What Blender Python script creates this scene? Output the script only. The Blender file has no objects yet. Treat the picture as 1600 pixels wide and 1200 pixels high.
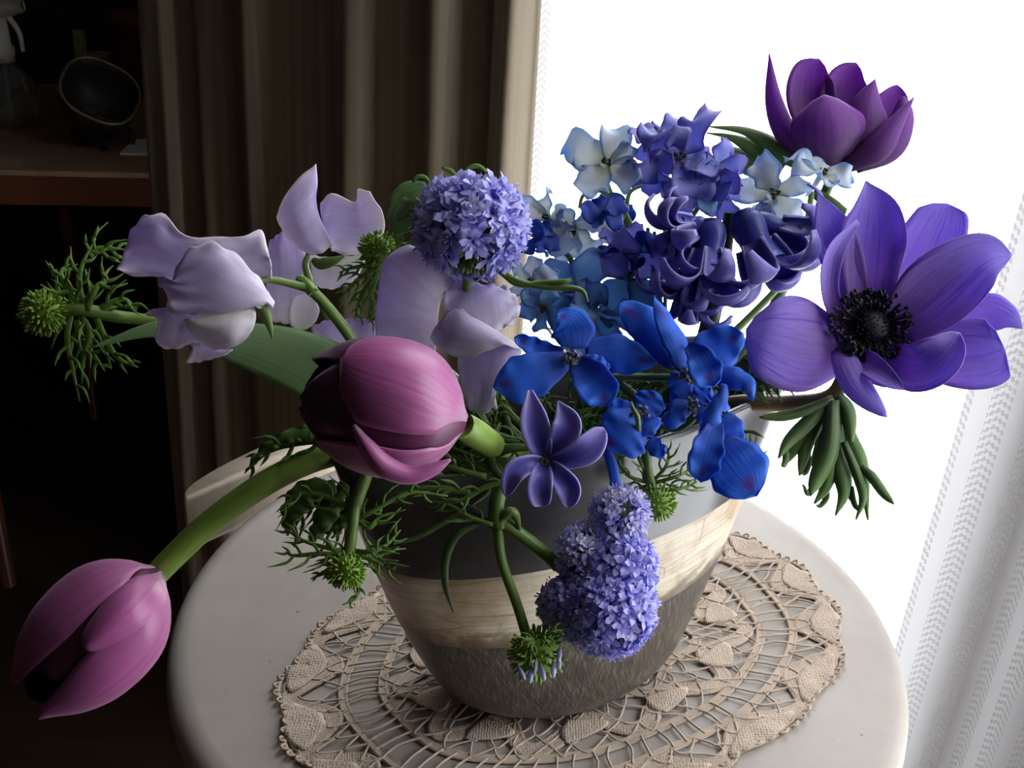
import bpy, math, random
import numpy as np

# ------------------------------------------------------------------ camera, light, exposure
sc = bpy.context.scene
col = sc.collection
F = 1570.0                                   # focal length in pixels of the 1600x1200 frame
PITCH, ROLL = math.radians(25.75), math.radians(3.496)
CAM = np.array([-.02158, -.43218, .33901])
_f = np.array([0, math.cos(PITCH), -math.sin(PITCH)])
_r = np.array([1., 0, 0]); _u = np.cross(_r, _f)
RX = math.cos(ROLL) * _r + math.sin(ROLL) * _u
UX = math.cos(ROLL) * _u - math.sin(ROLL) * _r
FX = _f
from mathutils import Matrix, Vector
cd = bpy.data.cameras.new('camera'); cam = bpy.data.objects.new('camera', cd); col.objects.link(cam)
cd.sensor_width = 36; cd.lens = F / 1600 * 36; cd.clip_start = .01; cd.clip_end = 50
M4 = Matrix.Identity(4)
for i in range(3):
    M4[i][0] = RX[i]; M4[i][1] = UX[i]; M4[i][2] = -FX[i]; M4[i][3] = CAM[i]
cam.matrix_world = M4
sc.camera = cam

# overcast daylight outside the window, the only light of the room
SKY = 8.5
wd = bpy.data.worlds.new('overcast_sky'); sc.world = wd; wd.use_nodes = True
bg = wd.node_tree.nodes['Background']
bg.inputs[0].default_value = (.93, .96, 1.0, 1); bg.inputs[1].default_value = SKY
vs = sc.view_settings
vs.view_transform = 'Standard'; vs.look = 'None'; vs.gamma = 1; vs.use_curve_mapping = False
vs.exposure = 0.0
sc.cycles.use_denoising = True
sc.cycles.max_bounces = 10; sc.cycles.transparent_max_bounces = 16
sc.cycles.diffuse_bounces = 5; sc.cycles.transmission_bounces = 6
sc.cycles.caustics_reflective = False; sc.cycles.caustics_refractive = False

WN = np.array([.70711, .70711, 0]); WT = np.array([.70711, -.70711, 0]); WD = .33
def wp(u, v, z):                             # window wall frame: u along the wall, v into the room
    return WN * (WD - v) + WT * u + np.array([0, 0, z])
WIN_U0, WIN_U1, WIN_Z0, WIN_Z1 = -.368, 1.40, -.58, 1.45
PIER0, PIER1 = .055, .27                      # solid pier between the two lights of the window
pl = bpy.data.lights.new('window_portal', 'AREA'); pl.shape = 'RECTANGLE'
pl.size = WIN_U1 - WIN_U0; pl.size_y = WIN_Z1 - WIN_Z0; pl.cycles.is_portal = True
po = bpy.data.objects.new('window_portal', pl); col.objects.link(po)
c_ = wp((WIN_U0 + WIN_U1) / 2, -.06, (WIN_Z0 + WIN_Z1) / 2)
pm = Matrix.Identity(4)
for i in range(3):
    pm[i][0] = -WT[i]; pm[i][1] = (0, 0, 1)[i]; pm[i][2] = WN[i]; pm[i][3] = c_[i]
po.matrix_world = pm

# ------------------------------------------------------------------ helpers
rnd = random.Random(7)
OFF = {}                                     # world origin each thing's local geometry is relative to
def lin(*c):
    if len(c) == 1: c = c[0]
    return tuple((x / 255 / 12.92) if x / 255 <= .04045 else ((x / 255 + .055) / 1.055) ** 2.4 for x in c)
def tag(o, label=None, cat=None, group=None, kind=None):
    if label: o['label'] = label
    if cat: o['category'] = cat
    if group: o['group'] = group
    if kind: o['kind'] = kind
    return o
def thing(name, label, cat, loc, group=None):
    o = bpy.data.objects.new(name, None); col.objects.link(o)
    o.location = tuple(loc); o.empty_display_size = .02
    OFF[o] = np.array(loc, float)
    return tag(o, label, cat, group)
def pw(Z, a):
    """points (x, y, d): x, y photo pixels, d depth in the same scale, about the plane at distance Z -> world"""
    a = np.asarray(a, float)
    dep = Z + a[..., 2] * Z / F
    return CAM + dep[..., None] * (FX + ((a[..., 0] - 800) / F)[..., None] * RX - ((a[..., 1] - 600) / F)[..., None] * UX)
def P(x, y, Z): return pw(Z, np.array([x, y, 0.]))
def spl(pts, t):
    p = np.asarray(pts, float)
    if p.ndim == 1: p = p[:, None]
    n = len(p)
    if n == 2: r = p[0] + (p[1] - p[0]) * np.asarray(t)[:, None]; return r
    q = np.vstack([2 * p[0] - p[1], p, 2 * p[-1] - p[-2]])
    x = np.clip(np.asarray(t, float), 0, 1) * (n - 1); i = np.minimum(x.astype(int), n - 2); f = (x - i)[:, None]
    a, b, c, d = q[i], q[i + 1], q[i + 2], q[i + 3]
    return .5 * (2 * b + (c - a) * f + (2 * a - 5 * b + 4 * c - d) * f * f + (3 * b - a - 3 * c + d) * f ** 3)

class MB:
    def __init__(s): s.v = []; s.f = []; s.uv = []; s.m = []; s.n = 0
    def add(s, v, f, uv=None, mi=0):
        v = np.asarray(v, float).reshape(-1, 3)
        s.v.append(v); s.uv.append(np.zeros((len(v), 2)) if uv is None else np.asarray(uv, float).reshape(-1, 2))
        s.f += [tuple(i + s.n for i in q) for q in f]; s.m += [mi] * len(f); s.n += len(v); return s
    def grid(s, g, uv=None, mi=0, closeu=False, closev=False):
        a, b = g.shape[:2]
        if uv is None:
            uu, vv = np.meshgrid(np.linspace(0, 1, a), np.linspace(0, 1, b), indexing='ij'); uv = np.stack([uu, vv], -1)
        fs = []
        for i in range(a if closeu else a - 1):
            for j in range(b if closev else b - 1):
                i2, j2 = (i + 1) % a, (j + 1) % b
                fs.append((i * b + j, i2 * b + j, i2 * b + j2, i * b + j2))
        return s.add(g.reshape(-1, 3), fs, uv.reshape(-1, 2), mi)
    def tube(s, pts, r, sides=7, mi=0, cap=True, flat=1.0):
        pts = np.asarray(pts, float); n = len(pts)
        r = np.broadcast_to(np.asarray(r, float), (n,)) if np.ndim(r) == 0 or len(np.atleast_1d(r)) == n else spl(r, np.linspace(0, 1, n))[:, 0]
        T = np.gradient(pts, axis=0); T /= np.linalg.norm(T, axis=1)[:, None] + 1e-12
        ref = np.array([0, 0, 1.]) if abs(T[0][2]) < .9 else np.array([1., 0, 0])
        N = np.cross(T[0], ref); N /= np.linalg.norm(N); g = np.zeros((n, sides, 3))
        an = np.linspace(0, 2 * np.pi, sides, endpoint=False)
        for i in range(n):
            N = N - T[i] * (N @ T[i]); N /= np.linalg.norm(N) + 1e-12; Bn = np.cross(T[i], N)
            g[i] = pts[i] + r[i] * (np.cos(an)[:, None] * N * 1 + np.sin(an)[:, None] * Bn * flat)
        st = s.n; s.grid(g, mi=mi, closev=True)
        if cap:
            s.f.append(tuple(st + j for j in range(sides))[::-1]); s.m.append(mi)
            s.f.append(tuple(st + (n - 1) * sides + j for j in range(sides))); s.m.append(mi)
        return s
    def box(s, c, sx, sy, sz, ax=None, mi=0):
        ax = np.eye(3) if ax is None else np.asarray(ax, float); v = []
        for k in ((-1, -1, -1), (1, -1, -1), (1, 1, -1), (-1, 1, -1), (-1, -1, 1), (1, -1, 1), (1, 1, 1), (-1, 1, 1)):
            v.append(np.asarray(c) + ax[0] * k[0] * sx / 2 + ax[1] * k[1] * sy / 2 + ax[2] * k[2] * sz / 2)
        return s.add(v, [(0, 3, 2, 1), (4, 5, 6, 7), (0, 1, 5, 4), (1, 2, 6, 5), (2, 3, 7, 6), (3, 0, 4, 7)], None, mi)
    def lathe(s, prof, c=(0, 0, 0), n=48, mi=0, sx=1, sy=1, rot=None, uvs=True):
        an = np.linspace(0, 2 * np.pi, n, endpoint=False)
        g = np.array([[[r * sx * math.cos(a), r * sy * math.sin(a), z] for a in an] for r, z in prof])
        if rot is not None: g = g @ np.asarray(rot).T
        return s.grid(g + np.asarray(c), mi=mi, closev=True)
    def build(s, name, mat, parent=None, thick=0, smooth=True, bevel=0, off=None):
        me = bpy.data.meshes.new(name)
        V = np.vstack(s.v); root = parent
        while root is not None and root.parent is not None: root = root.parent
        o0 = OFF[root] if root is not None else (np.zeros(3) if off is None else np.asarray(off, float))
        me.from_pydata((V - o0).tolist(), [], s.f)
        ul = me.uv_layers.new(name='UVMap'); UV = np.vstack(s.uv)
        li = np.empty(len(me.loops), dtype=np.int32); me.loops.foreach_get('vertex_index', li)
        ul.data.foreach_set('uv', UV[li].astype(np.float32).ravel())
        for m in (mat if isinstance(mat, (list, tuple)) else [mat]): me.materials.append(m)
        if len(me.polygons) == len(s.m): me.polygons.foreach_set('material_index', np.array(s.m, dtype=np.int32))
        me.polygons.foreach_set('use_smooth', np.full(len(me.polygons), smooth))
        me.update()
        o = bpy.data.objects.new(name, me); col.objects.link(o)
        if parent is not None: o.parent = parent
        else: o.location = tuple(o0); OFF[o] = o0
        if thick:
            md = o.modifiers.new('thickness', 'SOLIDIFY'); md.thickness = thick; md.offset = 0
        if bevel:
            md = o.modifiers.new('bevel', 'BEVEL'); md.width = bevel; md.segments = 3; md.limit_method = 'ANGLE'
        return o

# ---- materials
class NT:
    def __init__(s, name):
        s.mat = bpy.data.materials.new(name); s.mat.use_nodes = True; s.t = s.mat.node_tree
        s.b = s.t.nodes['Principled BSDF']; s.out = s.t.nodes['Material Output']
    def n(s, typ, **kw):
        nd = s.t.nodes.new(typ)
        for k, v in kw.items():
            if k.startswith('i_'): nd.inputs[k[2:].replace('_', ' ')].default_value = v
            else: setattr(nd, k, v)
        return nd
    def l(s, a, b): s.t.links.new(a, b)
    def math(s, op, a, b=None, c=None, clamp=False):
        nd = s.n('ShaderNodeMath', operation=op); nd.use_clamp = clamp
        for i, x in enumerate((a, b, c)):
            if x is None: continue
            if isinstance(x, (int, float)): nd.inputs[i].default_value = x
            else: s.l(x, nd.inputs[i])
        return nd.outputs[0]
    def ramp(s, fac, stops, interp='LINEAR'):
        nd = s.n('ShaderNodeValToRGB'); cr = nd.color_ramp; cr.interpolation = interp
        while len(cr.elements) < len(stops): cr.elements.new(.5)
        for e, (p, c) in zip(cr.elements, stops):
            e.position = p; e.color = (*c[:3], 1) if not isinstance(c, (int, float)) else (c, c, c, 1)
        s.l(fac, nd.inputs[0]); return nd.outputs[0]
    def mix(s, fac, a, b, mode='MIX'):
        nd = s.n('ShaderNodeMix', data_type='RGBA', blend_type=mode)
        for k, x in ((0, fac), (6, a), (7, b)):
            if isinstance(x, (int, float)): nd.inputs[k].default_value = x
            elif isinstance(x, (tuple, list)): nd.inputs[k].default_value = (*x[:3], 1)
            else: s.l(x, nd.inputs[k])
        return nd.outputs[2]
    def noise(s, vec, scale, detail=3, rough=.55):
        nd = s.n('ShaderNodeTexNoise'); nd.inputs['Scale'].default_value = scale; nd.inputs['Detail'].default_value = detail
        nd.inputs['Roughness'].default_value = rough
        if vec is not None: s.l(vec, nd.inputs['Vector'])
        return nd.outputs['Fac']
    def mapv(s, vec, scale=(1, 1, 1), rot=(0, 0, 0)):
        nd = s.n('ShaderNodeMapping'); nd.inputs['Scale'].default_value = scale; nd.inputs['Rotation'].default_value = rot
        s.l(vec, nd.inputs[0]); return nd.outputs[0]
    def tc(s, which='Object'): return s.n('ShaderNodeTexCoord').outputs[which]
    def bump(s, h, strength=.3, dist=.001):
        nd = s.n('ShaderNodeBump'); nd.inputs['Strength'].default_value = strength; nd.inputs['Distance'].default_value = dist
        s.l(h, nd.inputs['Height']); s.l(nd.outputs[0], s.b.inputs['Normal']); return nd.outputs[0]

def simple(name, c, rough=.6, spec=.3, metal=0, nscale=0, namt=.25, stretch=(1, 1, 1), bump=0):
    m = NT(name); m.b.inputs['Roughness'].default_value = rough; m.b.inputs['Specular IOR Level'].default_value = spec
    m.b.inputs['Metallic'].default_value = metal
    v = m.mapv(m.tc(), stretch); f = m.noise(v, nscale or 40)
    cc = m.ramp(f, [(.25, tuple(x * (1 - namt) for x in c)), (.75, tuple(min(1, x * (1 + namt)) for x in c))])
    m.l(cc, m.b.inputs['Base Color'])
    if bump: m.bump(f, bump, .002)
    return m.mat

def petal_mat(name, stops, vein=.25, vcol=None, trans=.3, rough=.5, spec=.35, sheen=0, edge=None, ek=3., spot=None, vfreq=26, mottle=.12, bump=.25):
    """colour runs along the petal (uv.x), veins along its length, optional rim colour and one eye spot near the tip"""
    m = NT(name); sx = m.n('ShaderNodeSeparateXYZ'); uv = m.tc('UV'); m.l(uv, sx.inputs[0])
    u, v = sx.outputs[0], sx.outputs[1]
    c = m.ramp(u, stops)
    vv = m.math('SUBTRACT', v, .5)
    fan = m.math('MULTIPLY', vv, m.math('ADD', .55, m.math('MULTIPLY', u, .45)))
    cb = m.n('ShaderNodeCombineXYZ'); m.l(m.math('MULTIPLY', u, 1.3), cb.inputs[0]); m.l(m.math('MULTIPLY', fan, vfreq), cb.inputs[1])
    info = m.n('ShaderNodeObjectInfo'); m.l(m.math('MULTIPLY', info.outputs['Random'], 50.), cb.inputs[2])
    nz = m.noise(cb.outputs[0], 1.0, 3, .6)
    vm = m.math('MULTIPLY', m.math('SUBTRACT', nz, .5), 2 * vein)
    if vcol is not None:
        f = m.math('MULTIPLY', m.ramp(nz, [(.5, 0.), (.72, 1.)]), min(1, vein * 2)); c = m.mix(f, c, vcol)
    hs = m.n('ShaderNodeHueSaturation'); m.l(m.math('ADD', 1.0, vm), hs.inputs['Value']); m.l(c, hs.inputs['Color']); c = hs.outputs[0]
    if edge is not None:
        e = m.math('POWER', m.math('MAXIMUM', m.math('MULTIPLY', m.math('ABSOLUTE', vv), 2.), u), ek)
        e = m.math('MULTIPLY', e, m.math('ADD', .5, m.noise(m.mapv(m.tc(), (1, 1, 1)), 120, 2)), clamp=True)
        c = m.mix(e, c, edge)
    if spot is not None:
        du = m.math('MULTIPLY', m.math('SUBTRACT', u, .82), 1.1)
        d2 = m.math('SQRT', m.math('ADD', m.math('MULTIPLY', du, du), m.math('MULTIPLY', m.math('MULTIPLY', vv, vv), .6)))
        d2 = m.math('ADD', d2, m.math('MULTIPLY', m.math('SUBTRACT', m.noise(uv, 9, 2), .5), .12))
        c = m.mix(m.ramp(d2, [(.03, 1.), (.17, 0.)]), c, spot)
    mo = m.noise(m.tc(), 170, 3); c = m.mix(mottle, c, m.ramp(mo, [(.3, (.45, .45, .5)), (.7, (1, 1, 1))]), 'MULTIPLY')
    m.l(c, m.b.inputs['Base Color']); m.b.inputs['Roughness'].default_value = rough; m.b.inputs['Specular IOR Level'].default_value = spec
    if sheen:
        m.b.inputs['Sheen Weight'].default_value = sheen; m.b.inputs['Sheen Roughness'].default_value = .35; m.b.inputs['Sheen Tint'].default_value = (1, .75, .95, 1)
    if bump: m.bump(nz, bump, .0006)
    if trans:
        tr = m.n('ShaderNodeBsdfTranslucent'); m.l(c, tr.inputs[0])
        mx = m.n('ShaderNodeMixShader'); mx.inputs[0].default_value = trans
        m.l(m.b.outputs[0], mx.inputs[1]); m.l(tr.outputs[0], mx.inputs[2]); m.l(mx.outputs[0], m.out.inputs[0])
    return m.mat
# ------------------------------------------------------------------ the room
FLOOR = -.68; CEIL = 1.75; RU0, RU1, RV1 = -2.3, 2.4, 2.7
AXW = np.array([WT, WN, [0, 0, 1.]])
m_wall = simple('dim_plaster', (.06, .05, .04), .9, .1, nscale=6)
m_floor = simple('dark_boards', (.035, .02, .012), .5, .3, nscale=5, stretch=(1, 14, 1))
m_frame = simple('white_painted_frame', (.8, .8, .78), .45, .3, nscale=30, namt=.05)
def slab(name, u0, u1, v0, v1, z0, z1, mat, parent=None):
    b = MB(); b.box(wp((u0 + u1) / 2, (v0 + v1) / 2, (z0 + z1) / 2), u1 - u0, v1 - v0, z1 - z0, AXW)
    o = b.build(name, mat, parent, smooth=False)
    if parent is None: tag(o, kind='structure')
    return o
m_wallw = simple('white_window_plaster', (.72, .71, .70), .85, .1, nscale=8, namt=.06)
WV = -.05                                     # room face of the window wall
CORN = [wp(-.46, WV, 0), wp(1.65, WV, 0), np.array([1.55, -2.2, 0]), np.array([-2.2, -2.2, 0]), np.array([-2.2, 2.2, 0]), np.array([-.25, 2.2, 0])]
for nm, z0, z1 in (('floor', FLOOR - .1, FLOOR), ('ceiling', CEIL, CEIL + .1)):
    b = MB(); k = len(CORN); b.add([c + [0, 0, z0] for c in CORN] + [c + [0, 0, z1] for c in CORN], [tuple(range(k)), tuple(range(2 * k - 1, k - 1, -1))] + [(i, (i + 1) % k, k + (i + 1) % k, k + i) for i in range(k)])
    tag(b.build(nm, m_floor if nm == 'floor' else m_wall, smooth=False), kind='structure')
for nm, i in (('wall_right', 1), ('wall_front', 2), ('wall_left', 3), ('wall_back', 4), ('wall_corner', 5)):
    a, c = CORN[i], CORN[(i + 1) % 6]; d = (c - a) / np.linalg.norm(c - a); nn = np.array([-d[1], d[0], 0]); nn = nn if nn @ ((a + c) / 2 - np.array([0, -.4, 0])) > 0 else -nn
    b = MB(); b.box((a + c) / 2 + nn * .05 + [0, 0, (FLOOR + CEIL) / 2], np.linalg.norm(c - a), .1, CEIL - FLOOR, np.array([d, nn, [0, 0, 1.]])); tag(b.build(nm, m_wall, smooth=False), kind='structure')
b = MB()
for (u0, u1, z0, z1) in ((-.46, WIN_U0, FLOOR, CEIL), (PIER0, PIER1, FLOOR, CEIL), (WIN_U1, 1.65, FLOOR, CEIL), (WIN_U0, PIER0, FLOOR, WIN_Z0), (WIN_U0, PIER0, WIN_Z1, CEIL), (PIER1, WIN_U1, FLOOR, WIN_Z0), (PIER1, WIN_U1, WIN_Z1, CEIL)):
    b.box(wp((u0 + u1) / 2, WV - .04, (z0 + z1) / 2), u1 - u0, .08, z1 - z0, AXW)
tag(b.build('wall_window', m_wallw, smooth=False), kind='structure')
g = NT('window_glass'); tb = g.n('ShaderNodeBsdfTransparent'); gl = g.n('ShaderNodeBsdfGlossy'); gl.inputs['Roughness'].default_value = .02
mx = g.n('ShaderNodeMixShader'); mx.inputs[0].default_value = .05
g.l(tb.outputs[0], mx.inputs[1]); g.l(gl.outputs[0], mx.inputs[2]); g.l(mx.outputs[0], g.out.inputs[0])
# two windows behind the net curtain: slim frame and pane each
for nm, a0, a1 in (('window_1', WIN_U0, PIER0), ('window_2', PIER1, WIN_U1)):
    win = MB()
    for (u0, u1, z0, z1) in ((a0, a1, WIN_Z0, WIN_Z0 + .03), (a0, a1, WIN_Z1 - .03, WIN_Z1), (a0, a0 + .012, WIN_Z0, WIN_Z1), (a1 - .012, a1, WIN_Z0, WIN_Z1)):
        win.box(wp((u0 + u1) / 2, WV - .06, (z0 + z1) / 2), u1 - u0, .03, z1 - z0, AXW)
    wo = win.build(nm, m_frame, smooth=False); tag(wo, kind='structure')
    b = MB(); b.box(wp((a0 + a1) / 2, WV - .062, (WIN_Z0 + WIN_Z1) / 2), a1 - a0 - .02, .004, WIN_Z1 - WIN_Z0 - .05, AXW); b.build('pane', g.mat, wo, smooth=False)

# ------------------------------------------------------------------ curtains
def lace_mat(name, sheer, dense):
    m = NT(name); sp = m.n('ShaderNodeSeparateXYZ'); m.l(m.tc('UV'), sp.inputs[0]); u, v = sp.outputs[0], sp.outputs[1]
    # uv in centimetres: vertical bands of herringbone eyelets between plain woven bands
    pu = m.math('FRACT', m.math('MULTIPLY', u, 1 / 2.6))
    tri = m.math('ABSOLUTE', m.math('SUBTRACT', pu, .5))
    band = m.math('LESS_THAN', tri, .27)
    zz = m.math('ADD', m.math('MULTIPLY', v, 1 / .62), m.math('MULTIPLY', tri, 3.0))
    r1 = m.math('SINE', m.math('MULTIPLY', zz, 6.2832)); r2 = m.math('SINE', m.math('MULTIPLY', u, 6.2832 / .33))
    hole = m.math('GREATER_THAN', m.math('ADD', r1, m.math('MULTIPLY', r2, .7)), .15)
    hole = m.math('MULTIPLY', hole, band)
    thr = m.math('MULTIPLY', m.math('ADD', m.math('SINE', m.math('MULTIPLY', u, 6.2832 / .11)), 1.), .10)
    cov = m.math('SUBTRACT', m.math('ADD', dense, thr), m.math('MULTIPLY', hole, dense - sheer), clamp=True)
    df = m.n('ShaderNodeBsdfDiffuse'); df.inputs[0].default_value = (.86, .85, .86, 1)
    tl = m.n('ShaderNodeBsdfTranslucent'); tl.inputs[0].default_value = (.86, .85, .86, 1)
    cl = m.n('ShaderNodeMixShader'); cl.inputs[0].default_value = .55; m.l(df.outputs[0], cl.inputs[1]); m.l(tl.outputs[0], cl.inputs[2])
    tb = m.n('ShaderNodeBsdfTransparent'); mx = m.n('ShaderNodeMixShader')
    m.l(cov, mx.inputs[0]); m.l(tb.outputs[0], mx.inputs[1]); m.l(cl.outputs[0], mx.inputs[2]); m.l(mx.outputs[0], m.out.inputs[0])
    return m.mat
def lace_panel(name, label, u0, u1, v0, amp, wl, ph, mat, n, lean=0.):
    us = np.linspace(u0, u1, n); zs = np.linspace(FLOOR + .01, 1.6, 14); g = np.zeros((n, len(zs), 3)); uv = np.zeros((n, len(zs), 2))
    for i, u in enumerate(us):
        off = amp * math.sin(u / wl * 6.2832 + ph) + .5 * amp * math.sin(u / wl * 6.2832 * 2.3 + 1.7 * ph)
        for j, z in enumerate(zs):
            g[i, j] = wp(u + lean * (z - .2) * max(0, 1 - (u - u0) / .3), v0 + off * (1 + .25 * math.sin(z * 3 + u * 5)), z); uv[i, j] = (u * 100 * 1.25, z * 100)
    o = MB().grid(g, uv).build(name, mat, off=wp((u0 + u1) / 2, v0, FLOOR)); return tag(o, label, 'curtain')
lm1 = lace_mat('net_lace', .15, .52)
lace_panel('lace_curtain', 'sheer white net curtain glowing across the window behind the flowers', -.375, 1.4, 0.0, .012, .17, .4, lm1, 330)

m = NT('olive_drape'); cfield = m.tc(); st = m.noise(m.mapv(m.tc('UV'), (120, 1.2, 1)), 1.0, 4)
cc = m.ramp(st, [(.25, (.21, .172, .112)), (.55, (.33, .275, .19)), (.8, (.43, .36, .26))]); m.l(cc, m.b.inputs['Base Color'])
m.b.inputs['Roughness'].default_value = .6; m.b.inputs['Specular IOR Level'].default_value = .25; m.b.inputs['Sheen Weight'].default_value = .15
m.bump(m.noise(m.mapv(m.tc('UV'), (300, 250, 1)), 1.0, 2), .15, .0006)
folds = [(0, -.012), (.035, .014), (.06, .016), (.105, -.028), (.17, .03), (.255, -.035), (.365, .038), (.49, -.032), (.63, .022), (.72, -.02), (.79, .016), (.84, -.012), (.90, .02), (.96, .012), (1.0, -.012)]
A0 = np.array([-.021, .440]); A1 = np.array([-.436, .69])
dv = A1 - A0; dn = np.array([dv[1], -dv[0]]); dn /= -np.linalg.norm(dn)
if dn @ (CAM[:2] - A0) < 0: dn = -dn
ss = np.linspace(0, 1, 200); xs = [f[0] for f in folds]; ys = [f[1] for f in folds]
# smooth interpolation of the fold offsets
def sm(s):
    i = max(0, min(len(xs) - 2, int(np.searchsorted(xs, s) - 1))); f = (s - xs[i]) / (xs[i + 1] - xs[i]); f = f * f * (3 - 2 * f); return ys[i] + (ys[i + 1] - ys[i]) * f
zs = np.linspace(FLOOR + .015, 1.6, 20); g = np.zeros((200, 20, 3))
for i, s in enumerate(ss):
    for j, z in enumerate(zs):
        a = 1 + .12 * math.sin(z * 2.2 + s * 9); fl = 1 + .10 * (.35 - z) * (1 if z < .35 else .35)
        xy = A0 + dv * (s * fl) + dn * (sm(s) * a * .95 + .004 * math.sin(s * 60 + z * 4))
        g[i, j] = (*xy, z)
o = MB().grid(g).build('drape_curtain', m.mat, thick=.0025, off=(A0[0], A0[1], FLOOR))
tag(o, 'heavy olive brown drape hanging in deep folds beside the net curtain', 'curtain')

# ------------------------------------------------------------------ round marble table
m = NT('pale_marble'); v = m.tc(); n1 = m.noise(v, 9, 6, .6); n2 = m.noise(m.mapv(v, (1, 1, 1), (0, 0, .5)), 26, 5, .65)
wv = m.n('ShaderNodeTexWave'); wv.inputs['Scale'].default_value = 3.2; wv.inputs['Distortion'].default_value = 9; wv.inputs['Detail'].default_value = 4; wv.inputs['Detail Scale'].default_value = 2.2; m.l(v, wv.inputs[0])
base = m.ramp(n1, [(.3, (.36, .315, .27)), (.55, (.45, .405, .36)), (.8, (.51, .47, .425))])
base = m.mix(m.math('MULTIPLY', m.ramp(wv.outputs['Fac'], [(.0, 1.), (.09, 0.)]), .10), base, (.34, .29, .25))
base = m.mix(m.math('MULTIPLY', m.ramp(n2, [(.56, 0.), (.74, 1.)]), .45), base, (.42, .34, .26))
base = m.mix(m.ramp(m.noise(v, 210, 1), [(.76, 0.), (.80, .8)]), base, (.16, .12, .09))
m.l(base, m.b.inputs['Base Color']); m.b.inputs['Roughness'].default_value = .5; m.b.inputs['Specular IOR Level'].default_value = .25
m_marble = m.mat
tb = thing('marble_table', 'small round table with pale worn marble top and dark pedestal', 'table', (0, 0, FLOOR))
TR = .19
prof = [(.001, 0), (TR - .012, 0), (TR - .007, -.0008), (TR - .003, -.003), (TR - .0006, -.007), (TR, -.012), (TR - .0008, -.017), (TR - .004, -.021), (TR - .012, -.024), (.001, -.024)]
MB().lathe(prof, n=128).build('tabletop', m_marble, tb)
m_darkwood = simple('dark_turned_wood', (.05, .028, .018), .4, .4, nscale=12, stretch=(1, 1, .15))
MB().lathe([(.001, -.024), (.10, -.026), (.105, -.034), (.06, -.045), (.028, -.06), (.022, -.10), (.03, -.16), (.036, -.2), (.026, -.26), (.02, -.36), (.024, -.46), (.034, -.52), (.04, -.56), (.03, -.6), (.001, -.6)], n=40).build('pedestal', m_darkwood, tb)
MB().lathe([(.001, -.59), (.05, -.6), (.1, -.625), (.145, -.65), (.15, -.665), (.148, -.679), (.001, -.679)], n=48).build('foot', m_darkwood, tb)

# ------------------------------------------------------------------ half round pale stand behind the table
m_pale = simple('pale_bleached_wood', (.62, .52, .40), .6, .25, nscale=14, namt=.12, stretch=(1, 8, 1))
zt = -.02
def onz(x, y, z):
    d = FX + (x - 800) / F * RX - (y - 600) / F * UX; return CAM + d * ((z - CAM[2]) / d[2])
q0 = onz(290, 779, zt); q1 = onz(462, 706, zt); ch = (q1 - q0) / np.linalg.norm(q1 - q0); L = .24
nrm = np.array([-ch[1], ch[0], 0]); md_ = q0 + ch * L / 2
st = thing('half_round_stand', 'pale wooden half round stand behind the left side of the marble table', 'stand', (md_[0], md_[1], FLOOR))
an = np.linspace(0, np.pi, 40); rim = [md_ + ch * (-math.cos(a)) * L / 2 + nrm * math.sin(a) ** .8 * L * .10 for a in an]
g = np.zeros((6, 40, 3))
for i, (k, z) in enumerate(((.0, 0), (.985, 0), (1, -.004), (1, -.036), (.985, -.04), (0, -.04))):
    for j in range(40):
        c0 = md_ + nrm * .008; g[i, j] = c0 + (rim[j] - c0) * k + np.array([0, 0, z])
MB().grid(g, closev=True).build('half_round_top', m_pale, st)
for k in (.2, .8):
    pp = q0 + ch * L * k + nrm * .02
    MB().tube([pp + [0, 0, -.038], pp + [0, 0, -.3], [pp[0], pp[1], FLOOR]], [.016, .013, .011], 12).build('leg', m_pale, st)
pp = md_ + nrm * L * .04; MB().tube([pp + [0, 0, -.038], pp + [0, 0, -.3], [pp[0], pp[1], FLOOR]], [.016, .013, .011], 12).build('leg', m_pale, st)

# ------------------------------------------------------------------ oval vase
VC = np.array([.0116, -.0444]); VPSI = .608; VA0, VB0, VA1, VB1, VH, VK = .0548, .041, .1185, .0452, .1458, .654
VZ = .0032
cps, sps = math.cos(VPSI), math.sin(VPSI)
def vring(s, inset=0, n=96):
    g_ = max(s, 0) ** VK; a = VA0 + (VA1 - VA0) * g_ - inset; b_ = VB0 + (VB1 - VB0) * g_ - inset
    if s < .09: q = 1 - .16 * (1 - s / .09) ** 2; a *= q; b_ *= q
    t = np.linspace(0, 2 * np.pi, n, endpoint=False); x = a * np.cos(t); y = b_ * np.sin(t)
    return np.stack([VC[0] + cps * x - sps * y, VC[1] + sps * x + cps * y, np.full(n, VZ + s * VH)], -1)
def vin(du, dvv, s):                          # a point inside the vase
    g_ = s ** VK; a = (VA0 + (VA1 - VA0) * g_) * du; b_ = (VB0 + (VB1 - VB0) * g_) * dvv
    return np.array([VC[0] + cps * a - sps * b_, VC[1] + sps * a + cps * b_, VZ + s * VH])
vase = thing('oval_vase', 'dark grey oval vase with a distressed cream band standing on the lace doily', 'vase', (VC[0], VC[1], VZ))
def vuv(rows, n=96):
    uu, vv = np.meshgrid(np.linspace(0, 1, rows), np.linspace(0, 1, n), indexing='ij'); return np.stack([uu, vv], -1)
ZU, ZD = .655, .39
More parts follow.
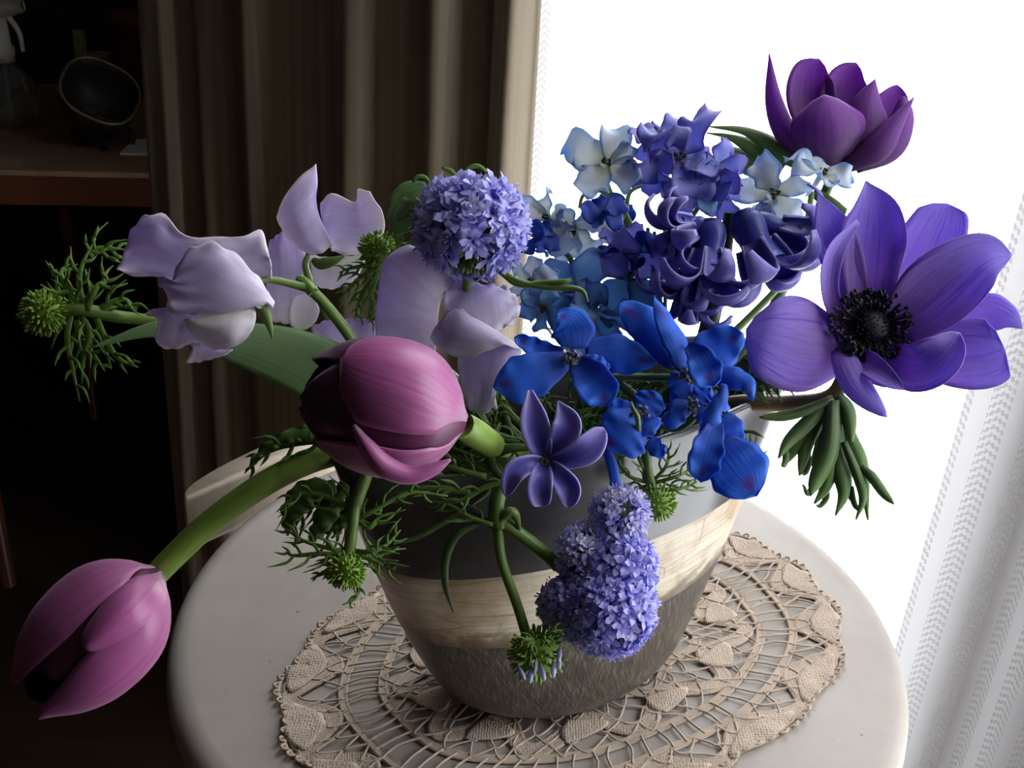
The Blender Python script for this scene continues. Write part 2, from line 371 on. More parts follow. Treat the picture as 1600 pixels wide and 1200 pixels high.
# upper glaze, rim and inside
rows = [vring(s) for s in np.linspace(ZU - .006, .985, 12)] + [vring(.997, .0004), vring(1.0, .0014), vring(1.0, .0026), vring(.995, .0036)] + [vring(s, .004) for s in np.linspace(.97, .12, 10)]
m = NT('grey_glaze'); v = m.tc(); c = m.ramp(m.noise(v, 25, 4), [(.3, (.055, .05, .05)), (.7, (.085, .08, .08))])
m.l(c, m.b.inputs['Base Color']); m.b.inputs['Roughness'].default_value = .2; m.b.inputs['Specular IOR Level'].default_value = .5
MB().grid(np.array(rows), closev=True).build('glazed_body', m.mat, vase)
m = NT('distressed_cream_band'); v = m.tc('UV'); vo = m.tc()
streak = m.noise(m.mapv(v, (26, 9, 1)), 1.0, 6, .7); pat = m.noise(vo, 28, 4, .6)
c = m.ramp(streak, [(.30, (.36, .23, .12)), (.42, (.68, .56, .39)), (.54, (.80, .71, .55)), (.75, (.86, .79, .65))])
c = m.mix(m.ramp(pat, [(.46, 0.), (.66, .8)]), c, (.46, .29, .14))
sx = m.n('ShaderNodeSeparateXYZ'); m.l(v, sx.inputs[0])
ed = m.math('MULTIPLY', m.ramp(m.math('MULTIPLY_ADD', m.math('SUBTRACT', m.noise(m.mapv(v, (10, 40, 1)), 1.0, 4), .5), .55, sx.outputs[0]), [(0.0, 1.), (.16, .75), (.30, 0.)]), .9)
c = m.mix(ed, c, (.10, .065, .04))
crk = m.n('ShaderNodeTexVoronoi', feature='DISTANCE_TO_EDGE'); crk.inputs['Scale'].default_value = 1; m.l(m.mapv(vo, (30, 30, 85)), crk.inputs['Vector'])
c = m.mix(m.math('MULTIPLY', m.ramp(crk.outputs[0], [(.0, 1.), (.02, 0.)]), m.ramp(pat, [(.45, 0.), (.6, .8)])), c, (.12, .075, .04))
m.l(c, m.b.inputs['Base Color']); m.b.inputs['Roughness'].default_value = .42; m.bump(streak, .25, .0006)
rows = [vring(ZD - .004, .0002)] + [vring(s, -.0003) for s in np.linspace(ZD, ZU, 10)] + [vring(ZU + .004, .0002)]
MB().grid(np.array(rows), closev=True).build('cream_band', m.mat, vase)
m = NT('streaked_brown_base'); v = m.tc('UV'); fur = m.noise(m.mapv(m.mapv(m.mapv(v, (57, 400, 1)), (1, 1, 1), (0, 0, .5)), (.16, 1.0, 1)), 1.0, 4, .6)
fur2 = m.noise(m.mapv(m.mapv(m.mapv(v, (57, 400, 1)), (1, 1, 1), (0, 0, -.45)), (.2, 1.2, 1)), 1.0, 4, .6); ff = m.math('MULTIPLY', m.math('ADD', fur, fur2), .5)
c = m.ramp(ff, [(.38, (.040, .034, .027)), (.5, (.085, .073, .058)), (.58, (.17, .148, .12)), (.68, (.30, .265, .215))])
m.l(c, m.b.inputs['Base Color']); m.b.inputs['Roughness'].default_value = .3; m.bump(ff, .3, .0005)
bot = vring(0); cc_ = bot.mean(0)
rows = [cc_ + (bot - cc_) * .02, cc_ + (bot - cc_) * .9] + [vring(s) for s in (0.002, .01, .02, .035, .05, .07, .09, .13, .18, .24, .3, .35, ZD + .004)]
MB().grid(np.array(rows), closev=True).build('streaked_base', m.mat, vase)
m_foam = simple('dark_floral_foam', (.012, .018, .008), .95, .05, nscale=200)
rows = [vring(.80, .0046)]; c0 = rows[0].mean(0); MB().grid(np.array([rows[0], c0 + (rows[0] - c0) * .6 + [0, 0, .003], c0 + (rows[0] - c0) * .02 + [0, 0, .004]]), closev=True).build('floral_foam', m_foam, vase)

# ------------------------------------------------------------------ lace doily
DC = np.array([.0205, -.0305]); DPS, DA, DB, DN = .542, .1535, .0972, 2.18
cd_, sd_ = math.cos(DPS), math.sin(DPS)
def dz(rho, th, z=0):
    r = 1 / (abs(math.cos(th)) ** DN + abs(math.sin(th)) ** DN) ** (1 / DN)
    x, y = DA * rho * r * math.cos(th), DB * rho * r * math.sin(th)
    return np.array([DC[0] + cd_ * x - sd_ * y, DC[1] + sd_ * x + cd_ * y, .0009 + z])
doily = thing('lace_doily', 'oval beige handmade lace doily spread under the vase on the marble', 'doily', (DC[0], DC[1], 0.0))
def thread_mat(name, c, weave):
    m = NT(name); v = m.tc(); n = m.noise(v, 60, 3)
    cc = m.ramp(n, [(.3, tuple(x * .82 for x in c)), (.7, tuple(min(1, x * 1.1) for x in c))])
    if weave:
        w1 = m.n('ShaderNodeTexVoronoi'); w1.inputs['Scale'].default_value = 1; m.l(m.mapv(m.tc('UV'), (1, 1, 1)), w1.inputs['Vector'])
        w1.inputs['Randomness'].default_value = .35
        cc = m.mix(m.ramp(w1.outputs['Distance'], [(.12, .75), (.34, 0.)]), cc, tuple(x * .42 for x in c)); m.bump(w1.outputs['Distance'], .6, .0008)
    else: m.bump(m.noise(m.mapv(m.tc('UV'), (3, 3, 1)), 9, 2), .4, .0004)
    m.l(cc, m.b.inputs['Base Color']); m.b.inputs['Roughness'].default_value = .85; m.b.inputs['Specular IOR Level'].default_value = .1
    return m.mat
LC = (.60, .485, .385)
m_tape = thread_mat('lace_tape_thread', LC, False); m_weave = thread_mat('lace_woven_thread', LC, True)
rd = random.Random(3)
def tape(pts, w, woven=False, hgt=.0012, nv=9):
    """a flat tape of raised cords following pts"""
    pts = np.asarray(pts); n = len(pts); T = np.gradient(pts, axis=0); T[:, 2] = 0; T /= np.linalg.norm(T, axis=1)[:, None] + 1e-9
    S = np.stack([-T[:, 1], T[:, 0], 0 * T[:, 0]], -1); s = np.linspace(-1, 1, nv)
    g = np.zeros((n, nv, 3)); uv = np.zeros((n, nv, 2)); ln = np.concatenate([[0], np.cumsum(np.linalg.norm(np.diff(pts, axis=0), axis=1))])
    ww = np.broadcast_to(w, (n,))
    for j in range(nv):
        edge = 1.0 if j in (1, nv - 2) else (.15 if j in (0, nv - 1) else (.62 if j % 2 else .45))
        g[:, j] = pts + S * (s[j] * ww / 2)[:, None] + np.array([0, 0, hgt * edge])
        uv[:, j, 0] = ln * 900; uv[:, j, 1] = s[j] * ww / 2 * 900
    return g, uv
def ring(rho_f, n=400):
    return np.array([dz(rho_f(t), t) for t in np.linspace(0, 2 * np.pi, n + 1)])
for nm, rr, w in (('inner_tape', .665, .0046), ('outer_tape', .79, .0046)):
    b = MB(); g, uv = tape(ring(lambda t: rr + .006 * math.sin(9 * t)), w); b.grid(g, uv); b.build(nm, m_tape, doily)
b = MB(); NW = 16
g, uv = tape(ring(lambda t: .895 + .062 * math.sin(NW * t), 700), .0085); b.grid(g, uv); b.build('scalloped_tape', m_weave, doily)
b = MB(); g, uv = tape(ring(lambda t: .545 + .07 * math.sin(11 * t + .6), 600), .0085); b.grid(g, uv); b.build('wavy_tape', m_weave, doily)
b = MB(); g, uv = tape(ring(lambda t: .40 + .03 * math.sin(8 * t)), .0045); b.grid(g, uv); b.build('centre_tape', m_tape, doily)
# woven fans that fill the scallops and the petal shaped inner motifs
for k in range(NW):
    tc = (2 * np.pi / NW) * (k + .75); g = np.zeros((9, 13, 3)); uv = np.zeros((9, 13, 2))
    for i, a in enumerate(np.linspace(0, 1, 9)):
        for j, q in enumerate(np.linspace(-1, 1, 13)):
            rho = .865 + a * (.987 - .865) - .03 * q * q * a ** 2; th = tc + q * (.035 + .125 * math.sin(a * 1.75))
            g[i, j] = dz(rho, th, .0009 + .0006 * math.sin(q * 9) * a); uv[i, j] = g[i, j, :2] * 700
    MB().grid(g, uv).build('woven_fan', m_weave, doily, thick=.0007)
for k in range(11):
    tc = 2 * np.pi / 11 * (k + .45); g = np.zeros((9, 9, 3)); uv = np.zeros((9, 9, 2))
    for i, a in enumerate(np.linspace(0, 1, 9)):
        for j, q in enumerate(np.linspace(-1, 1, 9)):
            rho = .47 + a * .13; th = tc + q * .15 * math.sin(math.pi * min(.97, max(.04, a))) ** .9 + .10 * math.sin(a * 3)
            g[i, j] = dz(rho, th, .0011); uv[i, j] = g[i, j, :2] * 800
    MB().grid(g, uv).build('woven_leaf', m_weave, doily, thick=.0007)
# bars and nets: fine threads, too many and too small to lift out one by one
bars = MB()
def thread(p, q, sag=.0008, r=.0006):
    mid = (p + q) / 2 + np.array([rd.uniform(-1, 1) * .0022, rd.uniform(-1, 1) * .0022, sag * .6])
    pts = spl([p, mid, q], np.linspace(0, 1, 5)); bars.tube(pts, r, 5, cap=False)
nl = 76
for k in range(nl):
    t0 = 2 * np.pi * k / nl; thread(dz(.665, t0, .0006), dz(.79, t0 + rd.uniform(-.02, .02), .0006))
def net(r0, r1, rows, cols):
    pt = {}
    for i in range(rows + 1):
        for k in range(cols):
            th = 2 * np.pi * (k + (.5 if i % 2 else 0)) / cols + rd.uniform(-.25, .25) * 2 * np.pi / cols
            rho = r0 + (r1 - r0) * (i + (rd.uniform(-.25, .25) if 0 < i < rows else 0)) / rows; pt[i, k] = dz(rho, th, .0007)
    for i in range(rows):
        for k in range(cols):                # looped net: each bar sags from one knot to the next row and back
            k2 = (k + 1) % cols; apex = pt[i + 1, k if i % 2 == 0 else k2]
            a, c = pt[i, k], pt[i, k2]; q = [a, a * .45 + apex * .55 + (a - c) * .06, apex, c * .45 + apex * .55 + (c - a) * .06, c]
            q = [x + np.array([rd.uniform(-1, 1) * .0009, rd.uniform(-1, 1) * .0009, 0]) * (0 if n_ in (0, 4) else 1) for n_, x in enumerate(q)]
            bars.tube(spl(q, np.linspace(0, 1, 11)), .00058, 5, cap=False)
net(.79, .93, 2, 60); net(.40, .665, 4, 40); net(.12, .40, 5, 26)
tag(bars.build('connecting_threads', m_tape, doily), kind='stuff')
# cord along the edge and picots
ec = MB(); ef = lambda t: .975 + .018 * math.sin(NW * t + math.pi * 1.5 + math.pi) + .004 * math.sin(5 * t)
ec.tube(ring(ef, 500), .0009, 6, cap=False); ec.tube(ring(lambda t: ef(t) - .018, 500), .0007, 6, cap=False); ec.build('edge_cord', m_tape, doily)
pc = MB(); NP = 128
for k in range(NP):
    t0 = 2 * np.pi * k / NP; lp = []
    for a in np.linspace(-.4, np.pi + .4, 9): lp.append(dz(ef(t0) + .013 * math.sin(a) + .002, t0 + .014 * math.cos(a), .0006 + .0012 * math.sin(a) * rd.uniform(.3, 1.2)))
    pc.tube(lp, .0007, 5, cap=False)
tag(pc.build('picot_loops', m_tape, doily), kind='stuff')
# ------------------------------------------------------------------ dim side table in the room behind the drape
zb = P(130, 268, 1.30)[2]
fl = onz(-160, 262, zb); fr = onz(300, 272, zb); ed_ = (fr - fl) / np.linalg.norm(fr - fl); bk = np.array([-ed_[1], ed_[0], 0])
m_red = simple('red_brown_wood', (.11, .035, .018), .35, .4, nscale=10, stretch=(1, 9, 1))
m_top = simple('worn_brown_top', (.30, .19, .12), .45, .35, nscale=14)
Lx = np.linalg.norm(fr - fl); Dp = .62; AXB = np.array([ed_, bk, [0, 0, 1.]])
ct = (fl + fr) / 2 + bk * Dp / 2
sid = thing('side_table', 'dark red brown wooden side table in the shadow behind the drape', 'table', (ct[0], ct[1], FLOOR))
MB().box(ct - [0, 0, .004], Lx, Dp, .008, AXB).build('tabletop', m_top, sid, smooth=False, bevel=.002)
MB().box((fl + fr) / 2 + bk * .01 + [0, 0, -.027], Lx, .02, .038, AXB).build('apron', m_red, sid, smooth=False, bevel=.002)
for a in (.06, .94):
    for d_ in (.03, Dp - .03):
        q = fl + ed_ * Lx * a + bk * d_; MB().tube([[q[0], q[1], zb - .01], [q[0], q[1], (zb + FLOOR) / 2], [q[0], q[1], FLOOR]], [.018, .015, .011], 10).build('leg', m_red, sid)
def sized(px, Zr): return px * Zr / F
def zof(p): return float((p - CAM) @ FX)
# spray bottle
q = onz(22, 196, zb); k = zof(q) / F; sb = thing('spray_bottle', 'clear round spray bottle with white trigger head on the dim side table', 'bottle', q)
m = NT('clear_plastic'); m.b.inputs['Base Color'].default_value = (.75, .8, .8, 1); m.b.inputs['Roughness'].default_value = .12; m.b.inputs['Transmission Weight'].default_value = .85; m.b.inputs['IOR'].default_value = 1.15
MB().lathe([(r * k, z * k) for r, z in ((1, 0), (30, 0), (37, 6), (40, 25), (40, 55), (34, 75), (20, 88), (14, 94), (14, 100))], q, 32).build('bottle_body', m.mat, sb)
m_wpl = simple('white_plastic', (.72, .7, .66), .4, .4, nscale=30, namt=.06)
MB().lathe([(r * k, z * k) for r, z in ((1, 96), (18, 96), (18, 118), (14, 122), (13, 160), (1, 160))], q, 24).build('collar', m_wpl, sb)
hd = MB(); up = np.array([0, 0, 1.])
hd.tube([q + up * 160 * k - ed_ * 26 * k, q + up * 172 * k, q + up * 178 * k + ed_ * 40 * k], [12 * k, 17 * k, 9 * k], 12); hd.build('nozzle_head', m_wpl, sb)
MB().tube(spl([q + up * 165 * k + ed_ * 14 * k, q + up * 140 * k + ed_ * 28 * k, q + up * 112 * k + ed_ * 30 * k], np.linspace(0, 1, 8)), [5 * k, 4 * k, 3 * k], 8).build('trigger', m_wpl, sb)
MB().tube([q + up * 6 * k, q + up * 98 * k], 2.2 * k, 6).build('dip_tube', m_wpl, sb)
# tilted oval dish on feet
q = onz(160, 238, zb); Zd = zof(q); dish = thing('oval_dish', 'dark oval footed dish tilted forward showing a pale brass rim', 'dish', q)
m_iron = simple('dark_iron', (.035, .03, .027), .45, .4, nscale=40); m_brass = simple('dull_brass', (.30, .25, .15), .4, .4, metal=.6, nscale=60)
t = np.linspace(0, 2 * np.pi, 40, endpoint=False); e1 = np.array([58, 27, 18.]); e2 = np.array([18, -41, 34.])
c0 = np.array([156, 142, 0.]); bd = np.array([-10, 40, 46.]); rows = []
se = lambda th, pw_: (np.sign(np.cos(th)) * abs(np.cos(th)) ** pw_, np.sign(np.sin(th)) * abs(np.sin(th)) ** pw_)
for s_, dd in ((1, 0), (.98, .25), (.9, .6), (.7, .9), (.35, 1.05), (.02, 1.08)):
    a_, b_ = se(t, .8); rows.append(pw(Zd, c0 + s_ * (a_[:, None] * e1 + b_[:, None] * e2) + bd * dd))
MB().grid(np.array(rows), closev=True).build('bowl', m_iron, dish, thick=.003)
a_, b_ = se(np.append(t, t[:1]), .8); MB().tube(pw(Zd, c0 + a_[:, None] * e1 + b_[:, None] * e2), .0024, 8, cap=False).build('rim', m_brass, dish)
bc = pw(Zd, c0 + bd * 1.0)
for dx in (-34, 0, 40):
    ft = onz(165 + dx, 236 - abs(dx) * .2, zb); MB().tube(spl([bc + (ft - bc) * .1, (bc + ft) / 2 + ed_ * dx * .0006, ft + up * .001], np.linspace(0, 1, 8)), [.010, .006, .005], 8).build('foot', m_iron, dish)
# white cups and a box, a flower pot with a plant
def cup(name, label, x, y, r, h, mat, cat):
    q = onz(x, y, zb); k = zof(q) / F
    o = MB().lathe([(1 * k, 0), (r * .85 * k, 0), (r * k, h * k), ((r - 2) * k, h * k), (r * .8 * k, 3 * k), (1 * k, 3 * k)], q, 24).build(name, mat, off=q); return tag(o, label, cat)
cup('white_cup', 'small plain white cup standing behind the oval dish', 160, 128, 17, 44, m_wpl, 'cup')
q = onz(134, 122, zb); k = zof(q) / F; tag(MB().box(q + up * 36 * k, 18 * k, 16 * k, 72 * k, AXB).build('cream_carton', simple('cream_card', (.6, .52, .36), .7, .2), off=q, smooth=False, bevel=.001), 'narrow cream carton standing between the spray bottle and the white cup', 'carton')
q = onz(228, 150, zb); k = zof(q) / F; pot = thing('potted_plant', 'leafy plant in a dark red flower pot beside the drape', 'plant', q)
m_terra = simple('dark_red_clay', (.085, .025, .018), .6, .25, nscale=25)
MB().lathe([(r * k, z * k) for r, z in ((1, 0), (34, 0), (46, 105), (52, 106), (52, 132), (46, 132), (43, 110), (1, 108))], q, 32).build('flower_pot', m_terra, pot)
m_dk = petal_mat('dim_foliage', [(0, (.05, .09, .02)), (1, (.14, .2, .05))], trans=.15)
for i in range(16):
    a = i * 2.4; L_ = (60 + 30 * rnd.random()) * k; ddir = np.array([math.cos(a), math.sin(a), 0]); b0 = q + up * 110 * k + ddir * 8 * k
    sp = spl([b0, b0 + ddir * L_ * .5 + up * L_ * .7, b0 + ddir * L_ + up * L_ * (.5 + .4 * rnd.random())], np.linspace(0, 1, 9))
    sd = np.cross(ddir, up); w = np.sin(np.linspace(.1, np.pi, 9)) * 15 * k
    g = np.stack([sp - sd * w[:, None], sp + up * .003, sp + sd * w[:, None]], 1); MB().grid(g).build('leaf', m_dk, pot, thick=.0006)
q = onz(238, 232, zb); tag(MB().box(q + up * .0015, .07, .09, .003, AXB).build('folded_paper', m_wpl, off=q, smooth=False, bevel=.0008), 'pale folded paper lying on the side table beside the oval dish', 'paper')
# ------------------------------------------------------------------ flower building blocks (photo scale, about a plane at distance Z)
def unit(v): v = np.asarray(v, float); return v / (np.linalg.norm(v) + 1e-12)
def ribbon(spine, w, nrm=(0, 0, -1), cup=0., tilt=0., ruf=0., rf=3., ph=0., nu=18, nv=9, tip=0., fold=0., asym=0., base=0.):
    """petal surface: spine (x,y,d), half widths w; nrm side faces the viewer; cup>0 bends the rims away from nrm"""
    u = np.linspace(0, 1, nu); S = spl(spine, u)
    W = np.maximum(spl(w, np.linspace(0, 1, nu))[:, 0], .25)
    if tip: W = W * np.sqrt(np.clip(1 - np.clip((u - (1 - tip)) / tip, 0, 1) ** 2, .0, 1)) + .25
    if base: W = W * np.sqrt(np.clip(1 - np.clip((base - u) / base, 0, 1) ** 2, .02, 1))
    T = np.gradient(S, axis=0); T /= np.linalg.norm(T, axis=1)[:, None] + 1e-9
    N0 = np.asarray(nrm, float); N0 = spl(N0, u) if N0.ndim == 2 else np.broadcast_to(N0, (nu, 3))
    side = np.cross(T, N0); side /= np.linalg.norm(side, axis=1)[:, None] + 1e-9
    N = np.cross(side, T)
    tl = np.broadcast_to(tilt, (nu,)) if np.ndim(tilt) == 0 else spl(tilt, u)[:, 0]
    c, s_ = np.cos(tl)[:, None], np.sin(tl)[:, None]
    side, N = side * c - N * s_, N * c + side * s_
    sv = np.linspace(-1, 1, nv); g = np.zeros((nu, nv, 3))
    cp = np.broadcast_to(cup, (nu,)) if np.ndim(cup) == 0 else spl(cup, u)[:, 0]
    for j, s in enumerate(sv):
        z = -cp * W * (s * s) + fold * W * abs(s)
        z = z + ruf * (abs(s) ** 1.5) * np.sin(rf * 6.2832 * u + ph + (0 if s > 0 else 1.9)) * np.clip(u * 2.5, 0, 1)
        ww = W * (1 + asym * s) * (1 + (.5 * ruf / (W.max() + 1)) * abs(s) * np.sin(rf * 7.5 * u + 2 * ph + s))
        e = S + side * (s * ww)[:, None] + N * z[:, None]
        if ruf: e = e + T * (.5 * ruf * s * s * np.sin(s * 7 + ph))[..., None] * np.clip(u * 2 - 1, 0, 1)[:, None]
        g[:, j] = e
    return g
def patch(rows, nu=26, nv=20, ruf=0., rf=3., ph=0., edges='e'):
    """smooth surface through a coarse grid of (x,y,d) rows"""
    G = np.asarray(rows, float); a, b, _ = G.shape
    A = np.stack([spl(G[:, j], np.linspace(0, 1, nu)) for j in range(b)], 1)
    O = np.stack([spl(A[i], np.linspace(0, 1, nv)) for i in range(nu)], 0)
    if ruf:
        u = np.linspace(0, 1, nu)[:, None]; v = np.linspace(0, 1, nv)[None]
        e = np.maximum(np.abs(u * 2 - 1), np.abs(v * 2 - 1)) ** 4
        O[..., 2] += ruf * e * np.sin(rf * 6.28 * (u + v) + ph); O[..., 1] += .5 * ruf * e * np.sin(rf * 8.1 * (u - v) + ph)
    return O
def pet(parent, Z, g, mat, name='petal', thick=.00035, label=None):
    o = MB().grid(pw(Z, g)).build(name, mat, parent, thick=thick)
    if label: o['label'] = label
    return o
def stem(parent, pts, r, mat, name='stem', n=24, sides=10):
    """pts: (x, y, Z) or world 3-vectors given as ('w', vec); r in millimetres"""
    Wp = np.array([p[1] if isinstance(p[0], str) else P(*p) for p in pts])
    rr = np.atleast_1d(r) * .001
    return MB().tube(spl(Wp, np.linspace(0, 1, n)), rr if len(rr) > 1 else rr[0], sides).build(name, mat, parent)
def W_(*a): return ('w', vin(*a))

def stem_mat(name, a, b, trans=0.):
    m = NT(name); n = m.noise(m.mapv(m.tc('UV'), (3, 6, 1)), 2, 3)
    m.l(m.ramp(n, [(.3, a), (.7, b)]), m.b.inputs['Base Color']); m.b.inputs['Roughness'].default_value = .42
    m.b.inputs['Subsurface Weight'].default_value = .08; m.b.inputs['Subsurface Radius'].default_value = (.002, .003, .001)
    return m.mat
G_TUL = stem_mat('tulip_stem_green', (.14, .24, .035), (.25, .36, .06))
G_STM = stem_mat('fresh_stem_green', (.09, .17, .03), (.18, .28, .06))
G_DRK = stem_mat('deep_stem_green', (.03, .06, .015), (.07, .12, .03))
G_BRN = stem_mat('brownish_stem', (.10, .06, .02), (.17, .12, .04))
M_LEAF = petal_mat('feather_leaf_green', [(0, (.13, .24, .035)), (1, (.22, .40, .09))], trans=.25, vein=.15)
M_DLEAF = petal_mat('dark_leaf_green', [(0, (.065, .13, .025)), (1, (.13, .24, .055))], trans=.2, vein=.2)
M_ALEAF = petal_mat('anemone_leaf_green', [(0, (.09, .15, .06)), (.5, (.13, .24, .06)), (1, (.17, .30, .07))], trans=.3, vein=.35, vcol=(.25, .36, .18), vfreq=8)
M_BLEAF = petal_mat('broad_leaf_green', [(0, (.20, .32, .14)), (1, (.26, .40, .18))], trans=.3, vein=.12, vfreq=40)
M_BUDG = petal_mat('bud_green', [(0, (.12, .22, .02)), (.6, (.28, .46, .05)), (1, (.42, .58, .16))], trans=.2, vein=.1)

def feather(mb, Z, spine, n=6, L=38, w=3.2, ang=50, seed=0, lw=4):
    """a finely cut leaf: narrow midrib with paired, curling, forked lobes"""
    r = random.Random(seed); mb.grid(pw(Z, ribbon(spine, [w * 1.1, w, w * .7, .4], cup=.4, nu=16, nv=5)))
    S = spl(spine, np.linspace(0, 1, n * 2 + 2)); T = np.gradient(S, axis=0)
    for i in range(1, n * 2 + 1):
        sgn = 1 if i % 2 else -1; t = unit(T[i]); a = math.radians(ang + r.uniform(-14, 14)) * sgn
        d = np.array([t[0] * math.cos(a) - t[1] * math.sin(a), t[0] * math.sin(a) + t[1] * math.cos(a), r.uniform(-.5, .5)])
        l = L * 1.45 * (1 - .45 * i / (2 * n)) * r.uniform(.6, 1.2)
        p0 = S[i]; p1 = p0 + d * l * .5; p2 = p0 + d * l * .75 + t * l * r.uniform(.2, .7) + np.array([0, r.uniform(0, .15) * l, r.uniform(-.2, .2) * l])
        mb.grid(pw(Z, ribbon([p0, p1, p2], [w * .62, w * .55, .25], cup=.3, nu=10, nv=3)))
        if l > L * .9:
            q = p0 + d * l * .45; e = unit(d + np.array([t[1], -t[0], 0]) * sgn * .5) * l * .4
            mb.grid(pw(Z, ribbon([q, q + e * .5, q + e], [w * .5, w * .5, .3], nu=6, nv=3)))
    return mb
def leaf(parent, Z, spine, mat=None, name='feathery_leaf', **k):
    return feather(MB(), Z, spine, **k).build(name, mat or M_LEAF, parent, thick=.0004)

# a tiny trumpet floret with five lobes (unit length 1 along +z)
def floret_tmpl(open_=.8):
    v = []; f = []; n = 5
    for r, z in ((.07, 0), (.09, .55), (.15, .72)):
        for k in range(n): v.append((r * math.cos(k * 6.2832 / n), r * math.sin(k * 6.2832 / n), z))
    for i in range(2):
        for k in range(n): f.append((i * n + k, i * n + (k + 1) % n, (i + 1) * n + (k + 1) % n, (i + 1) * n + k))
    for k in range(n):
        a = (k + .5) * 6.2832 / n; ca, sa = math.cos(a), math.sin(a); o = np.array([ca, sa, 0]); t = np.array([-sa, ca, 0]); b0 = len(v)
        i0, i1 = 2 * n + k, 2 * n + (k + 1) % n
        m_ = o * (.2 + .24 * open_) + [0, 0, .95]; e = o * (.2 + .42 * open_) + [0, 0, 1.08 - .12 * open_]
        v += [tuple(m_ - t * .14), tuple(m_ + t * .14), tuple(e)]
        f += [(i0, i1, b0 + 1, b0), (b0, b0 + 1, b0 + 2)]
    for k in range(2):                       # stamen tips
        a = k * 3.1 + .5; b0 = len(v); c = np.array([.1 * math.cos(a), .1 * math.sin(a), 1.22]); s = .035
        v += [(0, 0, .7), tuple(c + [s, 0, 0]), tuple(c + [-s, 0, 0]), tuple(c + [0, s, .05])]; f += [(b0, b0 + 1, b0 + 3), (b0, b0 + 3, b0 + 2), (b0 + 1, b0 + 2, b0 + 3)]
    return np.array(v), f
def bud_tmpl():
    v = []; f = []; n = 6; pr = ((.05, 0), (.2, .35), (.24, .65), (.16, .92), (.01, 1.05))
    for r, z in pr:
        for k in range(n): v.append((r * math.cos(k * 6.2832 / n), r * math.sin(k * 6.2832 / n), z))
    for i in range(len(pr) - 1):
        for k in range(n): f.append((i * n + k, i * n + (k + 1) % n, (i + 1) * n + (k + 1) % n, (i + 1) * n + k))
    return np.array(v), f
FL_O, FL_H, FL_B = floret_tmpl(.95), floret_tmpl(.45), bud_tmpl()
def orient(d, roll):
    d = unit(d); a = unit(np.cross(d, [0.3, 1, .2])); b = np.cross(d, a); c, s = math.cos(roll), math.sin(roll)
    return np.stack([a * c + b * s, b * c - a * s, d], 1)
def put(mb, Z, tm, p, d, L, wsc, r, mi=0):
    v, f = tm; u = np.stack([v[:, 2].clip(0, 1), np.full(len(v), r.random())], 1)
    mb.add(pw(Z, p + (v * [wsc * L, wsc * L, L]) @ orient(d, r.uniform(0, 6.28)).T), f, u, mi)
def sphere_dirs(n, r):
    i = np.arange(n) + .5; ph = np.arccos(1 - 2 * i / n); th = np.pi * (1 + 5 ** .5) * i
    D = np.stack([np.cos(th) * np.sin(ph), np.sin(th) * np.sin(ph), np.cos(ph)], 1) + np.array([[r.gauss(0, .07) for _ in range(3)] for _ in range(n)])
    return D / np.linalg.norm(D, axis=1)[:, None]
M_GIL = petal_mat('gilia_blue', [(0, (.12, .12, .34)), (.5, (.22, .22, .68)), (.85, (.38, .37, .90)), (1, (.62, .61, .97))], trans=.3, vein=.1, mottle=.1, bump=0)
M_GILP = petal_mat('gilia_pale_lilac', [(0, (.26, .26, .42)), (.6, (.54, .51, .86)), (1, (.86, .84, .98))], trans=.3, vein=.1, bump=0)
M_GILG = petal_mat('gilia_calyx_green', [(0, (.06, .12, .015)), (.6, (.2, .32, .05)), (1, (.5, .55, .25))], trans=.2, vein=.1, bump=0)
def core(c, r, Z, sq=(1, 1, 1)):
    an = np.linspace(0, np.pi, 9); g = np.array([[[c[0] + sq[0] * r * math.sin(a) * math.cos(b), c[1] + sq[1] * r * math.cos(a), c[2] + sq[2] * r * math.sin(a) * math.sin(b)] for b in np.linspace(0, 6.2832, 14, endpoint=False)] for a in an])
    return MB().grid(pw(Z, g), closev=True)
def gilia_head(parent, Z, c, r, n=300, pale=.25, green=(0, 1, 0), gcut=.75, seed=1, L=None, core_r=.55, name='flower_head', gdir2=None):
    """a round head: green core, floret tubes all round, buds where green points"""
    rr = random.Random(seed); c = np.asarray(c, float); h = core(c, r * core_r, Z).build(name, M_GILG, parent)
    L = L or r * .5; n = int(n * .72); fm, bm, gm = MB(), MB(), MB()
    for d in sphere_dirs(n, rr):
        l = L * rr.uniform(.8, 1.15); p = c + d * (r - l * 1.0) * rr.uniform(.93, 1.03); gd = d @ unit(green)
        if gdir2 is not None: gd = max(gd, d @ unit(gdir2))
        if gd > gcut + rr.uniform(-.08, .08):
            put(gm, Z, FL_B, p, d, l * .75, .62, rr); continue
        q = rr.random()
        if q < .10 or gd > gcut - .2 and q < .5: put(bm, Z, FL_B, p, d, l * 1.0, .55, rr)
        elif q < .10 + pale: put(bm, Z, FL_H, p, d + np.array([rr.gauss(0, .2) for _ in range(3)]), l * 1.05, 1.3, rr)
        else: put(fm, Z, FL_O if q > .4 else FL_H, p, d + np.array([rr.gauss(0, .2) for _ in range(3)]), l * 1.08, 1.42, rr)
    for mb_, nm, mt in ((fm, 'florets', M_GIL), (bm, 'pale_florets', M_GILP), (gm, 'calyx_buds', M_GILG)):
        if mb_.n: tag(mb_.build(nm, mt, h), kind='stuff')
    return h
def green_bud(parent, Z, c, r, n=130, seed=1, name='flower_bud', sq=1.0):
    rr = random.Random(seed); c = np.asarray(c, float); h = core(c, r * .78, Z).build(name, M_BUDG, parent); m_ = MB()
    for d in sphere_dirs(n, rr): put(m_, Z, FL_B, c + d * r * .66, d, r * .36 * rr.uniform(.8, 1.25), .72, rr)
    tag(m_.build('bud_scales', M_BUDG, h), kind='stuff'); return h

